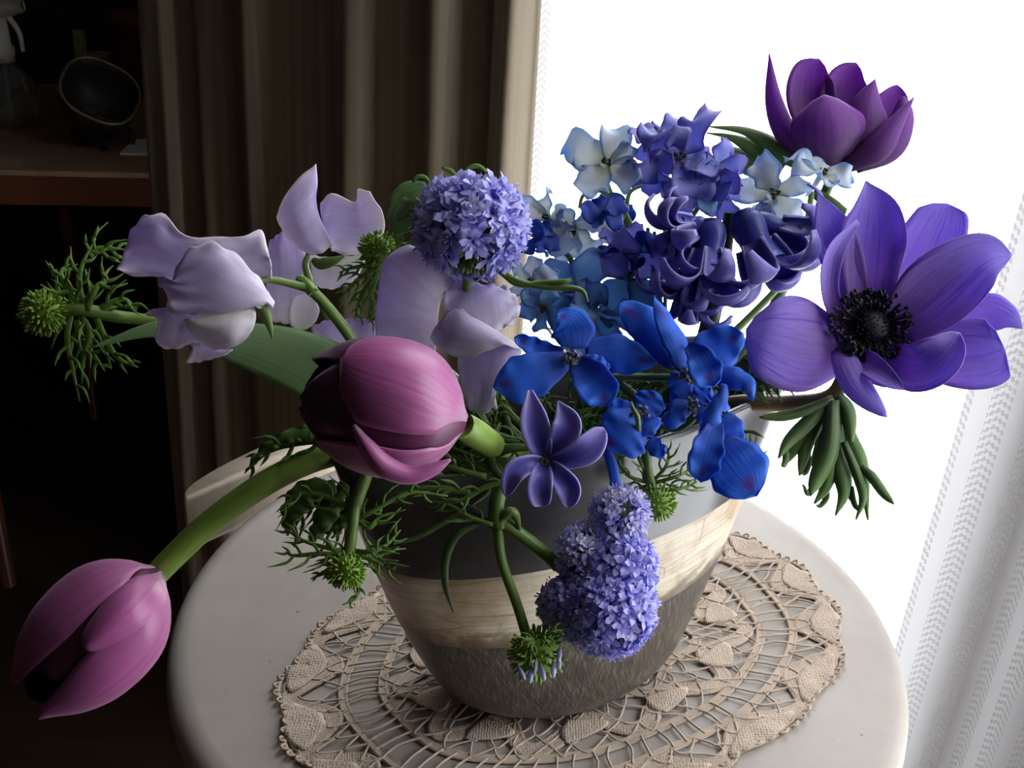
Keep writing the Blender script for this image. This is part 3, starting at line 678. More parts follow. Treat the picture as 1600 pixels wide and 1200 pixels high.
def dfloret(parent, Z, c, r, axis, mats, roll=0., cupd=.25, seed=0, eye=None, name='floret', pn='sepal', n=5, wk=.42, eyemat=None, spur=True):
    """a five sepalled larkspur floret: eye of stamens, sepals round it, a spur behind"""
    rr = random.Random(seed); c = np.asarray(c, float); ax = unit(axis); R3 = orient(ax, roll); e1, e2 = R3[:, 0], R3[:, 1]
    em = MB()
    for k in range(14):
        a = rr.uniform(0, 6.28); q = rr.uniform(0, .1) * r; p0 = c + (e1 * math.cos(a) + e2 * math.sin(a)) * q
        p1 = p0 + ax * r * rr.uniform(.12, .22) + (e1 * math.cos(a) + e2 * math.sin(a)) * r * .05
        em.tube(pw(Z, np.array([p0, (p0 + p1) / 2, p1])), [.0002, .0002, .0006], 5, mi=0)
    for k in range(2):
        d = (e1 * math.cos(k * 2.2 + 1) + e2 * math.sin(k * 2.2 + 1)); em.grid(pw(Z, ribbon([c + d * r * .05, c + d * r * .12 + ax * r * .18, c + d * r * .2 + ax * r * .25], [r * .06, r * .11, r * .05], nrm=ax, nu=8, nv=5)), mi=1)
    if spur: em.tube(pw(Z, spl([c, c - ax * r * .5, c - ax * r * .85 + e2 * r * .25], np.linspace(0, 1, 8))), [.0016, .0012, .0004], 7, mi=1)
    h = em.build(name, [M_EYE, mats[0] if eyemat is None else eyemat], parent)
    for k in range(n):
        a = k * 6.2832 / n + rr.uniform(-.3, .3); d = e1 * math.cos(a) + e2 * math.sin(a); l = r * rr.uniform(.78, 1.22); cu = cupd + rr.uniform(-.35, .4)
        sp = [c + d * l * .06, c + d * l * .38 + ax * l * cu * .35, c + d * l * .75 + ax * l * cu * .6, c + d * l * 1.02 + ax * l * (cu * .5 + rr.uniform(-.5, .35)) + np.cross(ax, d) * l * rr.uniform(-.2, .2)]
        pet(h, Z, ribbon(sp, [l * .1, l * wk * .85, l * wk, l * wk * .35], nrm=ax, cup=rr.uniform(-.6, .25), tip=rr.choice([.15, .3, .4]), ruf=l * .10, rf=rr.uniform(1.2, 2.4), ph=rr.uniform(0, 6), tilt=rr.uniform(-.75, .75), nu=16, nv=9), rr.choice(mats), pn)
    return h
M_EYE = simple('dark_olive_stamens', (.10, .085, .03), .7, .2, nscale=300)
# ------------------------------------------------------------------ petal colours
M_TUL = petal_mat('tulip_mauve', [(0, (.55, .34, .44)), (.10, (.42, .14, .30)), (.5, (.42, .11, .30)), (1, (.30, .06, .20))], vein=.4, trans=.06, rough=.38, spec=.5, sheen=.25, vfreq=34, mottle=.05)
M_TULSHADE = petal_mat('tulip_mauve_shaded', [(0, (.14, .03, .09)), (1, (.06, .010, .035))], vein=.25, trans=.05, rough=.38, spec=.5, sheen=.2, vfreq=34, mottle=.05)  # tulip mauve darkened: shade on inner and back petals put into the colour
M_ANV = petal_mat('anemone_violet', [(0, (.16, .06, .34)), (.22, (.42, .22, .70)), (.55, (.44, .31, .88)), (1, (.48, .37, .95))], vein=.5, vcol=(.20, .09, .58), bump=.5, trans=.38, vfreq=24)
M_ANP = petal_mat('anemone_purple', [(0, (.04, .012, .05)), (.3, (.14, .035, .2)), (.65, (.30, .085, .46)), (1, (.40, .14, .58))], vein=.38, trans=.42, vfreq=16)
M_DEL = petal_mat('delphinium_royal_blue', [(0, (.02, .08, .5)), (.5, (.028, .16, .80)), (1, (.04, .24, .95))], vein=.15, trans=.3, spot=(.13, .05, .45), rough=.55, bump=.35)
M_SP = petal_mat('sweet_pea_lilac', [(0, (.64, .54, .84)), (.5, (.76, .68, .90)), (1, (.84, .77, .92))], vein=.2, trans=.3, edge=(.92, .86, .92), ek=7, vfreq=18)
M_SPW = petal_mat('sweet_pea_pale', [(0, (.86, .84, .78)), (.5, (.86, .82, .88)), (1, (.86, .82, .92))], vein=.05, trans=.3)
M_HYA = petal_mat('hyacinth_indigo', [(0, (.07, .06, .30)), (.5, (.13, .11, .52)), (1, (.18, .14, .58))], vein=.3, trans=.25, edge=(.46, .42, .86), ek=5, vfreq=9, rough=.35)
M_HYT = petal_mat('hyacinth_tube_blue', [(0, (.05, .06, .28)), (1, (.08, .10, .50))], vein=.15, trans=.15, rough=.35)
M_DPW = petal_mat('delphinium_white', [(0, (.70, .74, .52)), (.3, (.80, .82, .80)), (1, (.76, .82, .90))], vein=.08, trans=.4, edge=(.34, .56, .90), ek=5)
M_DPV = petal_mat('delphinium_periwinkle', [(0, (.55, .55, .62)), (.3, (.46, .50, .90)), (1, (.34, .37, .88))], vein=.2, trans=.4, edge=(.26, .2, .62), ek=4)
M_DPT = petal_mat('delphinium_soft_teal', [(0, (.34, .46, .52)), (.4, (.26, .50, .76)), (1, (.40, .64, .86))], vein=.15, trans=.4, edge=(.10, .16, .55), ek=6)
M_DPB = petal_mat('delphinium_deep_blue', [(0, (.02, .05, .36)), (1, (.03, .10, .55))], vein=.15, trans=.35)
M_SEP = petal_mat('sepal_green', [(0, (.16, .26, .06)), (1, (.26, .36, .12))], trans=.25)
M_SHAG = simple('black_anther', (.012, .012, .022), .55, .3, nscale=300)

# ------------------------------------------------------------------ tulips
TPROF = [(0, .10), (.07, .46), (.16, .74), (.3, .95), (.47, 1.0), (.65, .95), (.82, .77), (.94, .52), (1, .34)]
_tx = np.linspace(-.2, 1.2, 281); _ty = np.interp(_tx, [a for a, _ in TPROF], [b_ for _, b_ in TPROF])
for _ in range(3): _ty = np.convolve(np.pad(_ty, 9, 'edge'), np.ones(19) / 19, 'valid')
def tprof(t): return float(np.interp(t, _tx, _ty)) * (.55 + .45 * min(1, t / .06))
def tulip_petal(base, axis, L, R, th, hw, lf=1., rs=1., curl=0., ptip=.35, ridge=.03, skew=0., flare=0., rollin=0., nu=28, nv=17, t0=0.):
    ax = unit(axis); e1 = unit(np.array([0, 0, -1.]) - ax * (-ax[2])); e2 = np.cross(e1, ax)
    g = np.zeros((nu, nv, 3))
    for i, u in enumerate(np.linspace(0, 1, nu)):
        t = t0 + u * lf; r = tprof(t) * R * rs
        wf = min(1, (u + .07) / .26) ** .6; wf *= math.sqrt(max(0, 1 - max(0, (u - (1 - ptip)) / ptip) ** 2)) if u > 1 - ptip else 1
        wf = max(wf, .015)
        for j, s in enumerate(np.linspace(-1, 1, nv)):
            a = th + s * hw * wf + skew * u
            rr = r * (1 + ridge * math.cos(s * 3) * u + curl * s ** 4 * u + flare * max(0, u - .7) * 2 - rollin * max(0, s) ** 3 * u)
            g[i, j] = np.asarray(base) + ax * L * t + (e1 * math.cos(a) + e2 * math.sin(a)) * rr
    return g
rad = math.radians
tA = thing('tulip', 'mauve tulip drooping at far left on a long arching green stem', 'tulip', vin(-.62, .1, .8), 'tulips')
ZA = .36; bA = (249, 893, 0); xA = (-205, 200, -35); LA, RA = 292, 97
for nm, th, hw, k in (('petal', 180, 62, dict(lf=.96, rs=.93, mat=M_TULSHADE)), ('petal', -8, 40, dict(lf=.86, rs=.84, mat=M_TULSHADE)), ('petal', 118, 50, dict(lf=.98, rs=.97)), ('petal', -118, 50, dict(lf=.95, rs=.97)),
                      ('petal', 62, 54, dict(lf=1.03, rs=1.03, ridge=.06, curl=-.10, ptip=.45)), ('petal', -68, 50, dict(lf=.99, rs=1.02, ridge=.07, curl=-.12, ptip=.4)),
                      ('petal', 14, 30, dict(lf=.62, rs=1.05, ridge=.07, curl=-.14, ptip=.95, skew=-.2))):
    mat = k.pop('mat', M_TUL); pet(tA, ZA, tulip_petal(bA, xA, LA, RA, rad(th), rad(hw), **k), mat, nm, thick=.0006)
stem(tA, [(243, 899, .362), (268, 873, .362), (330, 815, .364), (420, 752, .37), (510, 712, .378), (600, 705, .39), W_(-.62, .1, .8)], [4.3, 4.5, 4.6, 4.7, 4.8, 4.8, 4.6], G_TUL, n=40, sides=14)
tB = thing('tulip', 'large mauve tulip lying across the vase rim in the middle of the bouquet', 'tulip', vin(-.15, -.2, .8), 'tulips')
ZB = .338; bB = (728, 662, 0); xB = (-250, -58, 12); LB, RB = 262, 108
for th, hw, k in ((180, 70, dict(lf=.99, rs=.95, ptip=.25, mat=M_TULSHADE)), (118, 62, dict(lf=1.0, rs=.98, ptip=.25, mat=M_TULSHADE)), (-100, 66, dict(lf=.98, rs=.97, ptip=.25, mat=M_TULSHADE)),
                  (24, 66, dict(lf=.99, rs=.95, ridge=.03, ptip=.28, mat=M_TULSHADE)), (-40, 60, dict(lf=.80, rs=1.03, ridge=.05, curl=-.03, ptip=.28, skew=.05)),
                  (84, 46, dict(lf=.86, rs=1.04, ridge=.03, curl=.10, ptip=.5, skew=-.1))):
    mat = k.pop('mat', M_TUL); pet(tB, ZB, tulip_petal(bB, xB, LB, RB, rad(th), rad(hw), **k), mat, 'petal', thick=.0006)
# rolled lower rim of the front petal
pet(tB, ZB, ribbon([(553, 664, -88), (575, 700, -98), (600, 728, -96), (640, 742, -84), (678, 732, -74), (704, 718, -62)], [2, 13, 17, 14, 10, 1], cup=.75, nu=26, nv=9), M_TUL, 'rolled_petal_edge', thick=.0006, label='pink rolled lip of the lower petal')
stem(tB, [(722, 664, .338), (742, 677, .346), (780, 702, .372), (830, 725, .40), W_(-.15, -.2, .8)], [4.6, 5, 5, 5, 4.5], G_TUL, n=24, sides=14)
pet(tB, .395, ribbon([(600, 615, 20), (520, 585, 6), (440, 552, 0), (340, 528, 0), (245, 514, 0), (138, 545, -8)], [48, 54, 46, 28, 13, .4], cup=.25, tilt=.25, nu=34, nv=11), M_BLEAF, 'leaf', thick=.0006)

# ------------------------------------------------------------------ open violet anemone, right
aV = thing('anemone', 'wide open violet anemone with black centre at the right of the bouquet', 'anemone', vin(.6, .0, .8), 'anemones')
ZV = .40
APET = [  # spine, half widths, options (back petals first)
    ([(1390, 500, 30), (1440, 410, 40), (1472, 345, 34), (1480, 318, 30)], [28, 52, 44, 26], dict(cup=-.15, tip=.15)),
    ([(1440, 530, 26), (1530, 492, 22), (1572, 494, 16), (1598, 514, 12)], [24, 34, 22, .5], dict(cup=.1)),
    ([(1400, 540, 18), (1490, 552, 6), (1545, 552, -2), (1570, 545, -4)], [28, 52, 54, 38], dict(cup=-.2, tip=.12)),
    ([(1335, 490, 24), (1318, 410, 22), (1300, 355, 14), (1278, 300, 4)], [24, 34, 30, .5], dict(cup=-.1)),
    ([(1358, 490, 18), (1362, 400, 26), (1366, 335, 14), (1353, 283, 4)], [30, 50, 46, .5], dict(cup=-.35, ruf=3, rf=2)),
    ([(1400, 512, 6), (1465, 455, -14), (1535, 405, -30), (1582, 398, -22)], [34, 58, 44, 4], dict(cup=-.3, tip=.1)),
    ([(1322, 525, 8), (1294, 460, -12), (1300, 395, -24), (1340, 345, -14)], [20, 16, 17, 4], dict(cup=-.6, tilt=.5)),
    ([(1330, 548, 4), (1262, 542, -30), (1205, 528, -48), (1166, 515, -40)], [30, 72, 66, 36], dict(cup=.15, tip=.28, ruf=2.5, rf=1.5)),
    ([(1385, 560, 4), (1430, 575, -42), (1472, 555, -66), (1500, 520, -70)], [22, 36, 36, 14], dict(cup=-.45, tip=.15)),
    ([(1338, 556, 0), (1362, 572, -46), (1395, 596, -60), (1412, 609, -62)], [12, 20, 12, .8], dict(cup=-.3)),
    ([(1318, 548, 2), (1318, 560, -36), (1340, 604, -52), (1386, 652, -56)], [12, 20, 22, 8], dict(cup=.3, tip=.2)),
    ([(1330, 575, 20), (1385, 590, 10), (1402, 606, 8)], [14, 16, 4], dict(cup=.2)),
]
for sp, w, k in APET: pet(aV, ZV, ribbon(sp, w, nu=22, nv=13, **k), M_ANV)
MB().grid(pw(ZV, np.array([[[1362 + r_ * math.cos(a), 512 + r_ * math.sin(a), 14 - z_] for a in np.linspace(0, 6.2832, 20, endpoint=False)] for r_, z_ in ((58, 6), (40, 0), (1, -2))])), closev=True).build('receptacle', M_SHAG, aV)
cc = np.array([1362, 510, -8.]); ctr = core(cc, 27, ZV, (1.05, 1, .8)); rq = random.Random(2)
for d in sphere_dirs(160, rq):
    if d[2] < .3: put(ctr, ZV, FL_B, cc + d * 25 * np.array([1.05, 1, .8]), d, 6, .9, rq)
ctr = ctr.build('centre_boss', M_SHAG, aV)
sm_ = MB(); rr = random.Random(5)
for k in range(150):
    a = rr.uniform(0, 6.2832); q = rr.uniform(38, 66); d = np.array([math.cos(a), math.sin(a) * .92, 0]); p0 = cc + d * 22 + [0, 0, 8]; p1 = cc + d * q + [0, 0, -rr.uniform(4, 30)]
    sm_.tube(pw(ZV, np.array([p0, (p0 + p1) / 2 + [0, 0, -4], p1])), .00022, 4); e = unit(p1 - p0 + np.array([rr.gauss(0, 12), rr.gauss(0, 12), 0])) * 4.5
    sm_.tube(pw(ZV, np.array([p1 - e, p1 - e * .3, p1 + e * .5, p1 + e])), [.0003, .0008, .0008, .0002], 6)
tag(sm_.build('stamens', M_SHAG, ctr), kind='stuff')
stem(aV, [(1330, 560, .41), (1300, 618, .425), (1230, 630, .435), (1140, 632, .44), W_(.45, 0, .8)], [3.2, 3.4, 3.6, 3.6, 3.4], G_BRN)
LOBES = [  # finely divided ruff of leaves under the flower
    ([(1302, 622), (1262, 640), (1225, 650), (1186, 652)], [6, 9, 9, 5], .3), ([(1300, 622), (1262, 660), (1232, 690), (1216, 716)], [8, 14, 11, 1], 0),
    ([(1292, 630), (1255, 680), (1235, 710), (1222, 728)], [7, 11, 9, 1], 0), ([(1295, 632), (1262, 690), (1254, 720), (1249, 743)], [8, 13, 9, 1], 0),
    ([(1298, 632), (1283, 690), (1278, 722), (1276, 735)], [6, 10, 13, 7], .3), ([(1300, 625), (1295, 700), (1275, 750), (1266, 775)], [10, 20, 14, 1], 0),
    ([(1304, 625), (1300, 710), (1290, 760), (1272, 787)], [8, 16, 11, 1], 0), ([(1304, 640), (1310, 720), (1318, 770), (1305, 806)], [10, 18, 11, .6], 0),
    ([(1306, 640), (1318, 720), (1325, 765), (1338, 793)], [8, 14, 8, .6], 0), ([(1305, 622), (1325, 680), (1345, 730), (1356, 813)], [14, 15, 15, .6], 0),
    ([(1318, 690), (1340, 745), (1348, 780), (1337, 812)], [6, 9, 7, .6], 0), ([(1345, 730), (1362, 745), (1380, 770), (1397, 788)], [6, 9, 8, 2], .2),
    ([(1308, 618), (1322, 640), (1328, 665), (1330, 690)], [10, 16, 12, 3], 0), ([(1258, 690), (1262, 720), (1258, 738), (1252, 740)], [5, 7, 5, 1], 0),
    ([(1288, 755), (1292, 775), (1282, 790), (1275, 789)], [4, 5, 4, .5], 0), ([(1225, 690), (1228, 715), (1224, 728), (1224, 728)], [4, 6, 4, .5], 0),
    ([(1330, 760), (1334, 785), (1341, 796), (1346, 800)], [4, 5, 3, .5], 0), ([(1268, 760), (1262, 772), (1256, 760), (1254, 757)], [4, 4, 2, .5], 0)]
for i, (sp, w, tp) in enumerate(LOBES):
    w = [x * .8 for x in w]
    s3 = [(x, y, (i % 5 - 2) * 6 - 8 * j * (1 if i % 2 else .3)) for j, (x, y) in enumerate(sp)]
    pet(aV, .405, ribbon(s3, w, cup=.55, tip=tp, nu=14, nv=7), M_ALEAF, 'leaf_lobe', thick=.0006)

# ------------------------------------------------------------------ half closed purple anemone, top right
aP = thing('anemone', 'half closed purple anemone standing highest at the top right', 'anemone', vin(.4, .3, .8), 'anemones')
ZP = .47
for sp, w, k in [
    ([(1300, 240, 40), (1270, 165, 58), (1268, 120, 56), (1280, 92, 50)], [26, 38, 34, 16], dict(cup=-.3, tip=.2)),
    ([(1320, 245, 45), (1318, 170, 62), (1325, 125, 60), (1338, 98, 52)], [26, 40, 32, 10], dict(cup=-.3, tip=.12)),
    ([(1335, 250, 30), (1376, 200, 44), (1395, 160, 44), (1402, 132, 36)], [20, 36, 28, 8], dict(cup=-.2, tip=.15)),
    ([(1280, 247, 0), (1228, 215, 0), (1206, 160, 4), (1202, 84, 8)], [24, 22, 16, .6], dict(cup=.5, tilt=-.5)),
    ([(1330, 258, -10), (1352, 200, -20), (1356, 160, -16), (1367, 124, -10)], [20, 34, 24, .6], dict(cup=.35)),
    ([(1335, 262, 0), (1385, 228, 4), (1408, 190, 8), (1412, 150, 8)], [10, 26, 20, 8], dict(cup=.4, tip=.2)),
    ([(1318, 262, -20), (1370, 232, -28), (1398, 195, -24), (1428, 152, -14)], [10, 22, 14, .6], dict(cup=.35)),
    ([(1305, 262, -12), (1298, 225, -42), (1292, 185, -50), (1288, 148, -40)], [22, 54, 56, 30], dict(cup=.42, tip=.28))]:
    pet(aP, ZP, ribbon(sp, w, nu=20, nv=11, **k), M_ANP)
core((1310, 235, 20), 18, ZP).build('centre_boss', M_SHAG, aP)
stem(aP, [(1308, 258, .476), (1290, 300, .48), (1240, 420, .48), (1150, 560, .475), W_(.4, .3, .8)], [2.6, 2.4, 2.4, 2.5, 2.5], G_DRK)
for i, (sp, w) in enumerate([([(1262, 262, 0), (1215, 232, 0), (1165, 205, 0), (1106, 198, 0)], [10, 16, 7, .5]), ([(1225, 262, 4), (1180, 232, 4), (1140, 214, 4), (1104, 208, 4)], [8, 13, 5, .5]),
                             ([(1215, 275, 8), (1170, 248, 8), (1140, 236, 8), (1118, 236, 8)], [8, 12, 8, 2]), ([(1205, 285, 4), (1165, 262, 4), (1142, 262, 8)], [8, 10, 2]), ([(1270, 300, 4), (1300, 322, 0), (1322, 332, 0)], [8, 11, 5])]):
    pet(aP, .475, ribbon(sp, w, cup=.4, tilt=.3, nu=16, nv=7), M_DLEAF, 'leaf_lobe', thick=.0006)

# ------------------------------------------------------------------ sweet peas
s1 = thing('sweet_pea', 'pale lilac sweet pea stem with two ruffled blossoms at the left', 'sweet pea', vin(-.5, .4, .8), 'sweet peas')
Z1 = .372
pet(s1, Z1, patch([[(228, 336, 10), (206, 358, 18), (194, 394, 14), (182, 424, 4)], [(254, 334, 0), (240, 362, -8), (222, 396, 10), (205, 428, 16)], [(282, 362, -6), (275, 385, 0), (266, 415, 14), (250, 436, 14)], [(330, 373, -8), (322, 398, 2), (312, 424, 14), (300, 444, 14)], [(378, 367, 0), (372, 395, 4), (366, 425, 10), (356, 450, 10)], [(408, 362, 8), (412, 388, -2), (418, 410, 4), (412, 440, 8)], [(416, 384, 16), (420, 402, 6), (424, 424, 2), (424, 434, 2)]], ruf=6, rf=2.6), M_SP, 'standard_petal')
pet(s1, Z1, patch([[(300, 385, -24), (278, 412, -30), (268, 436, -34), (246, 432, -30), (248, 446, -22)], [(330, 378, -26), (318, 410, -40), (306, 440, -44), (285, 455, -42), (262, 462, -30)], [(358, 390, -26), (352, 420, -46), (342, 450, -52), (318, 470, -48), (262, 486, -36)], [(388, 416, -24), (384, 440, -44), (374, 464, -50), (348, 482, -48), (298, 492, -36)], [(408, 440, -20), (410, 455, -36), (402, 472, -42), (380, 484, -42), (338, 497, -36)], [(420, 458, -16), (429, 476, -26), (418, 478, -32), (398, 480, -36), (366, 488, -36)]], ruf=6, rf=2.8), M_SP, 'standard_petal')
pet(s1, Z1, patch([[(398, 480, -34), (360, 486, -40), (310, 496, -38), (288, 498, -30)], [(400, 496, -40), (362, 505, -58), (318, 512, -52), (292, 510, -30)], [(394, 516, -38), (362, 530, -56), (328, 532, -46), (302, 524, -26)], [(380, 534, -26), (360, 543, -36), (335, 546, -30), (314, 538, -16)]], ruf=1.5), M_SPW, 'wing_petal')
pet(s1, Z1, patch([[(226, 490, -8), (255, 480, -16), (290, 490, -20), (330, 495, -18)], [(246, 500, -18), (268, 505, -24), (296, 512, -20), (320, 520, -14)], [(242, 528, -14), (264, 532, -22), (290, 532, -14), (312, 532, -8)], [(252, 542, -6), (270, 546, -10), (290, 540, -8), (308, 538, -6)]], ruf=3, rf=2), M_SP, 'wing_petal')
pet(s1, Z1, patch([[(296, 538, -16), (320, 536, -12), (345, 545, -10), (364, 546, -8)], [(300, 546, -22), (318, 552, -14), (340, 552, -12), (356, 552, -10)], [(290, 567, -12), (308, 566, -4), (326, 562, -8), (348, 556, -8)]], ruf=2), M_SP, 'keel_petal')
pet(s1, Z1, ribbon([(402, 474, -30), (412, 488, -40), (420, 505, -40), (426, 530, -36)], [5, 9, 6, .5], cup=.5, nu=12, nv=7), M_SEP, 'sepal')
stem(s1, [(404, 440, .372), (425, 437, .375), (465, 446, .38), (488, 455, .382), (520, 490, .385), (552, 535, .39), (600, 620, .40), W_(-.5, .4, .8)], [1.2, 1.4, 1.6, 2.0, 2.2, 2.2, 2.2, 2.0], G_STM, n=36)
stem(s1, [(468, 436, .384), (480, 446, .382), (490, 458, .381)], [2.1, 2.3, 2.2], G_STM, 'stem_tip', n=8)

s2 = thing('sweet_pea', 'pale lilac sweet pea with two upright winged petals above the tulip', 'sweet pea', vin(-.35, .5, .8), 'sweet peas')
Z2 = .425
pet(s2, Z2, patch([[(494, 256, 20), (496, 285, 8), (494, 315, 0), (502, 345, -8), (520, 384, -10)], [(474, 272, 10), (480, 298, -4), (482, 330, -12), (492, 362, -18), (508, 392, -16)], [(452, 296, 4), (458, 322, -10), (466, 348, -18), (480, 375, -22), (496, 398, -18)], [(438, 322, 10), (444, 342, 0), (454, 362, -8), (468, 384, -14), (484, 397, -14)], [(432, 340, 20), (438, 354, 14), (446, 368, 6), (458, 382, 0), (470, 391, -4)]], ruf=2, rf=2), M_SP, 'standard_petal')
pet(s2, Z2, patch([[(500, 318, 6), (502, 338, 10), (506, 360, 8), (518, 392, -8)], [(514, 303, 0), (518, 330, 12), (522, 358, 12), (530, 396, -6)], [(536, 308, 8), (538, 336, 18), (540, 362, 14), (545, 398, -4)], [(557, 314, 18), (560, 340, 20), (562, 365, 14), (562, 400, 0)], [(560, 294, 10), (580, 330, 4), (584, 360, 4), (580, 398, 6)], [(578, 300, -4), (596, 330, -8), (601, 355, -4), (590, 396, 4)]], ruf=3, rf=2), M_SP, 'standard_petal')
pet(s2, Z2 + .006, patch([[(420, 378, 0), (432, 368, -6), (446, 362, 0), (470, 380, 4)], [(418, 410, 10), (435, 405, -4), (458, 402, 8), (480, 408, 8)], [(416, 450, 10), (435, 450, 0), (460, 448, 10), (484, 450, 10)], [(420, 500, 6), (440, 505, 0), (462, 505, 6), (486, 500, 6)]], ruf=3), M_SP, 'wing_petal')
pet(s2, Z2, patch([[(484, 396, 0), (510, 402, -8), (545, 400, -8), (575, 396, 0)], [(486, 420, 0), (512, 428, -14), (544, 424, -12), (566, 418, 0)], [(492, 446, 6), (514, 452, -4), (540, 446, -4), (556, 438, 6)]], ruf=2), M_SPW, 'keel_petal')
pet(s2, Z2 - .004, ribbon([(488, 405, 0), (500, 412, -8), (520, 408, -10), (538, 400, -4)], [4, 9, 7, 1], cup=.5, nu=12, nv=7), M_SEP, 'sepal')
pet(s2, Z2 - .012, ribbon([(474, 516, 0), (472, 500, -6), (476, 480, -6), (484, 462, 0)], [12, 21, 23, 14], cup=-.35, tip=.3, base=.35, nu=14, nv=9), M_SPW, 'small_petal')
stem(s2, [(482, 398, .43), (478, 420, .43), (500, 470, .43), (560, 560, .43), W_(-.35, .5, .8)], [1.3, 1.5, 1.8, 1.9, 1.9], G_STM)

s3 = thing('sweet_pea', 'dusky lilac sweet pea with broad crumpled petals behind the large tulip', 'sweet pea', vin(-.2, .2, .8), 'sweet peas')
Z3 = .402
pet(s3, Z3, patch([[(640, 382, 8), (612, 396, 0), (598, 410, -6), (592, 450, -4), (586, 500, 6), (590, 545, 10)], [(668, 390, -4), (640, 400, -18), (622, 425, -18), (618, 465, -14), (614, 510, -4), (616, 550, 4)], [(690, 410, -6), (668, 425, -20), (654, 450, -22), (650, 485, -16), (648, 520, -8), (650, 555, 0)], [(712, 440, 4), (698, 455, -8), (688, 475, -10), (684, 500, -8), (682, 530, -4), (680, 560, 0)]], ruf=3, rf=2), M_SP, 'standard_petal')
pet(s3, Z3, patch([[(700, 430, 6), (735, 440, 0), (770, 445, 4), (790, 448, 10)], [(692, 470, -10), (730, 470, -14), (772, 465, -8), (806, 464, 4)], [(700, 500, -14), (740, 500, -26), (780, 492, -18), (813, 484, -2)], [(720, 530, -8), (756, 528, -20), (786, 514, -14), (802, 505, 0)]], ruf=6, rf=2.6), M_SP, 'standard_petal')
pet(s3, Z3 - .008, patch([[(672, 528, 0), (684, 505, -10), (705, 484, -14), (722, 482, -10)], [(690, 548, -4), (706, 524, -22), (726, 504, -26), (745, 500, -14)], [(712, 556, -6), (736, 534, -26), (764, 524, -26), (786, 522, -8)], [(740, 560, -2), (764, 546, -18), (790, 540, -16), (812, 545, 0)]], ruf=3, rf=1.6), M_SP, 'wing_petal')
pet(s3, Z3 - .006, patch([[(716, 548, 0), (752, 535, -14), (790, 535, -14), (815, 548, -2)], [(716, 580, 4), (746, 575, -8), (780, 570, -14), (806, 566, -6)], [(724, 615, 8), (748, 612, -2), (770, 605, -10), (776, 585, -8)], [(732, 640, 8), (750, 646, 4), (768, 640, -4), (774, 615, -6)]], ruf=3, rf=2), M_SP, 'wing_petal')
pet(s3, Z3, ribbon([(775, 640, 0), (765, 610, -14), (768, 585, -22), (795, 566, -22), (815, 560, -12)], [3, 7, 6, 5, 2], cup=.6, nu=16, nv=7), M_SPW, 'petal_rim')
pet(s3, Z3 + .006, patch([[(486, 510, 0), (515, 500, -6), (552, 498, 0), (592, 502, 4)], [(490, 525, 4), (518, 522, -4), (554, 522, 0), (590, 525, 4)], [(500, 545, 8), (524, 548, 2), (556, 548, 2), (588, 550, 6)]], ruf=3, rf=4), M_SP, 'wing_petal')
stem(s3, [(730, 560, .405), (740, 620, .41), (770, 680, .42), W_(-.2, .2, .8)], [1.6, 1.8, 2, 2], G_STM)
# ------------------------------------------------------------------ globe gilia stems
gA = thing('globe_gilia', 'round blue globe flower head standing upright in front of the drape', 'globe flower', vin(-.05, .5, .8), 'globe gilia stems')
gilia_head(gA, .392, (736, 352, 0), 86, n=380, pale=.2, green=(-.05, .95, -.25), gcut=.80, seed=2, L=34, core_r=.62, gdir2=(.08, -.98, .1))
stem(gA, [(730, 420, .395), (735, 500, .41), (790, 640, .43), W_(-.05, .5, .8)], [1.8, 2, 2.1, 2.1], G_STM)
pet(gA, .402, ribbon([(668, 292, 0), (642, 306, -6), (622, 330, -4), (604, 338, 0)], [8, 22, 18, 1], cup=-.5, tilt=.4, nu=16, nv=9), M_BLEAF, 'leaf', thick=.0006)
pet(gA, .40, ribbon([(640, 310, -4), (630, 345, -4), (622, 366, 0)], [10, 20, 2], cup=-.3, nu=12, nv=7), M_BLEAF, 'leaf', thick=.0006)
for sp in ([(645, 285, 0), (652, 277, 0), (664, 278, 0), (675, 292, 0)], [(690, 262, 0), (705, 268, 0), (712, 276, 0)], [(722, 272, 0), (735, 262, 0), (748, 260, 0), (760, 268, 0)]):
    pet(gA, .395, ribbon(sp, [1.5, 3.5, 3.5, 2], cup=.3, nu=10, nv=5), M_LEAF, 'bract', thick=.0005)
for k in range(2):
    stem(gA, [(782, 424, .392), (810, 440 + 4 * k, .39), (850, 448 - 6 * k, .388), (905 - 25 * k, 452 - 12 * k, .386), (919 - 25 * k, 472 - 36 * k, .386)], [1.3, 1.3, 1.2, 1.0, .4], G_STM, 'tendril')

gB = thing('globe_gilia', 'branched blue globe flower hanging in front of the vase band', 'globe flower', vin(-.02, -.7, .8), 'globe gilia stems')
ZG = .372
for i, (c, r, n, pl, gr, gc) in enumerate([((968, 806, 6), 46, 150, .75, (-.45, .8, -.35), .72), ((914, 866, 4), 48, 150, .5, (-.9, 0, .3), .75), ((966, 888, 0), 60, 220, .2, (0, .2, 1), .8), ((950, 950, 0), 76, 300, .12, (.1, .1, 1), .8), ((893, 948, 4), 50, 150, .1, (-.2, 0, 1), .8)]):
    gilia_head(gB, ZG, c, r, n=n, pale=pl, green=gr, gcut=gc, seed=10 + i, L=26)
hb = green_bud(gB, ZG, (838, 1022, 0), 46, n=110, seed=4, name='bud_cluster')
bm = MB(); rr = random.Random(8)
for (x, y) in ((842, 1040), (848, 1050), (812, 1052), (876, 1032), (880, 1022), (835, 1054), (868, 1045)): put(bm, ZG, FL_B, np.array([x - 4, y - 14, -34.]), np.array([rr.uniform(-.3, .5), 1, -.2]), 28, .7, rr)
bm.build('lilac_buds', M_GILP, hb)
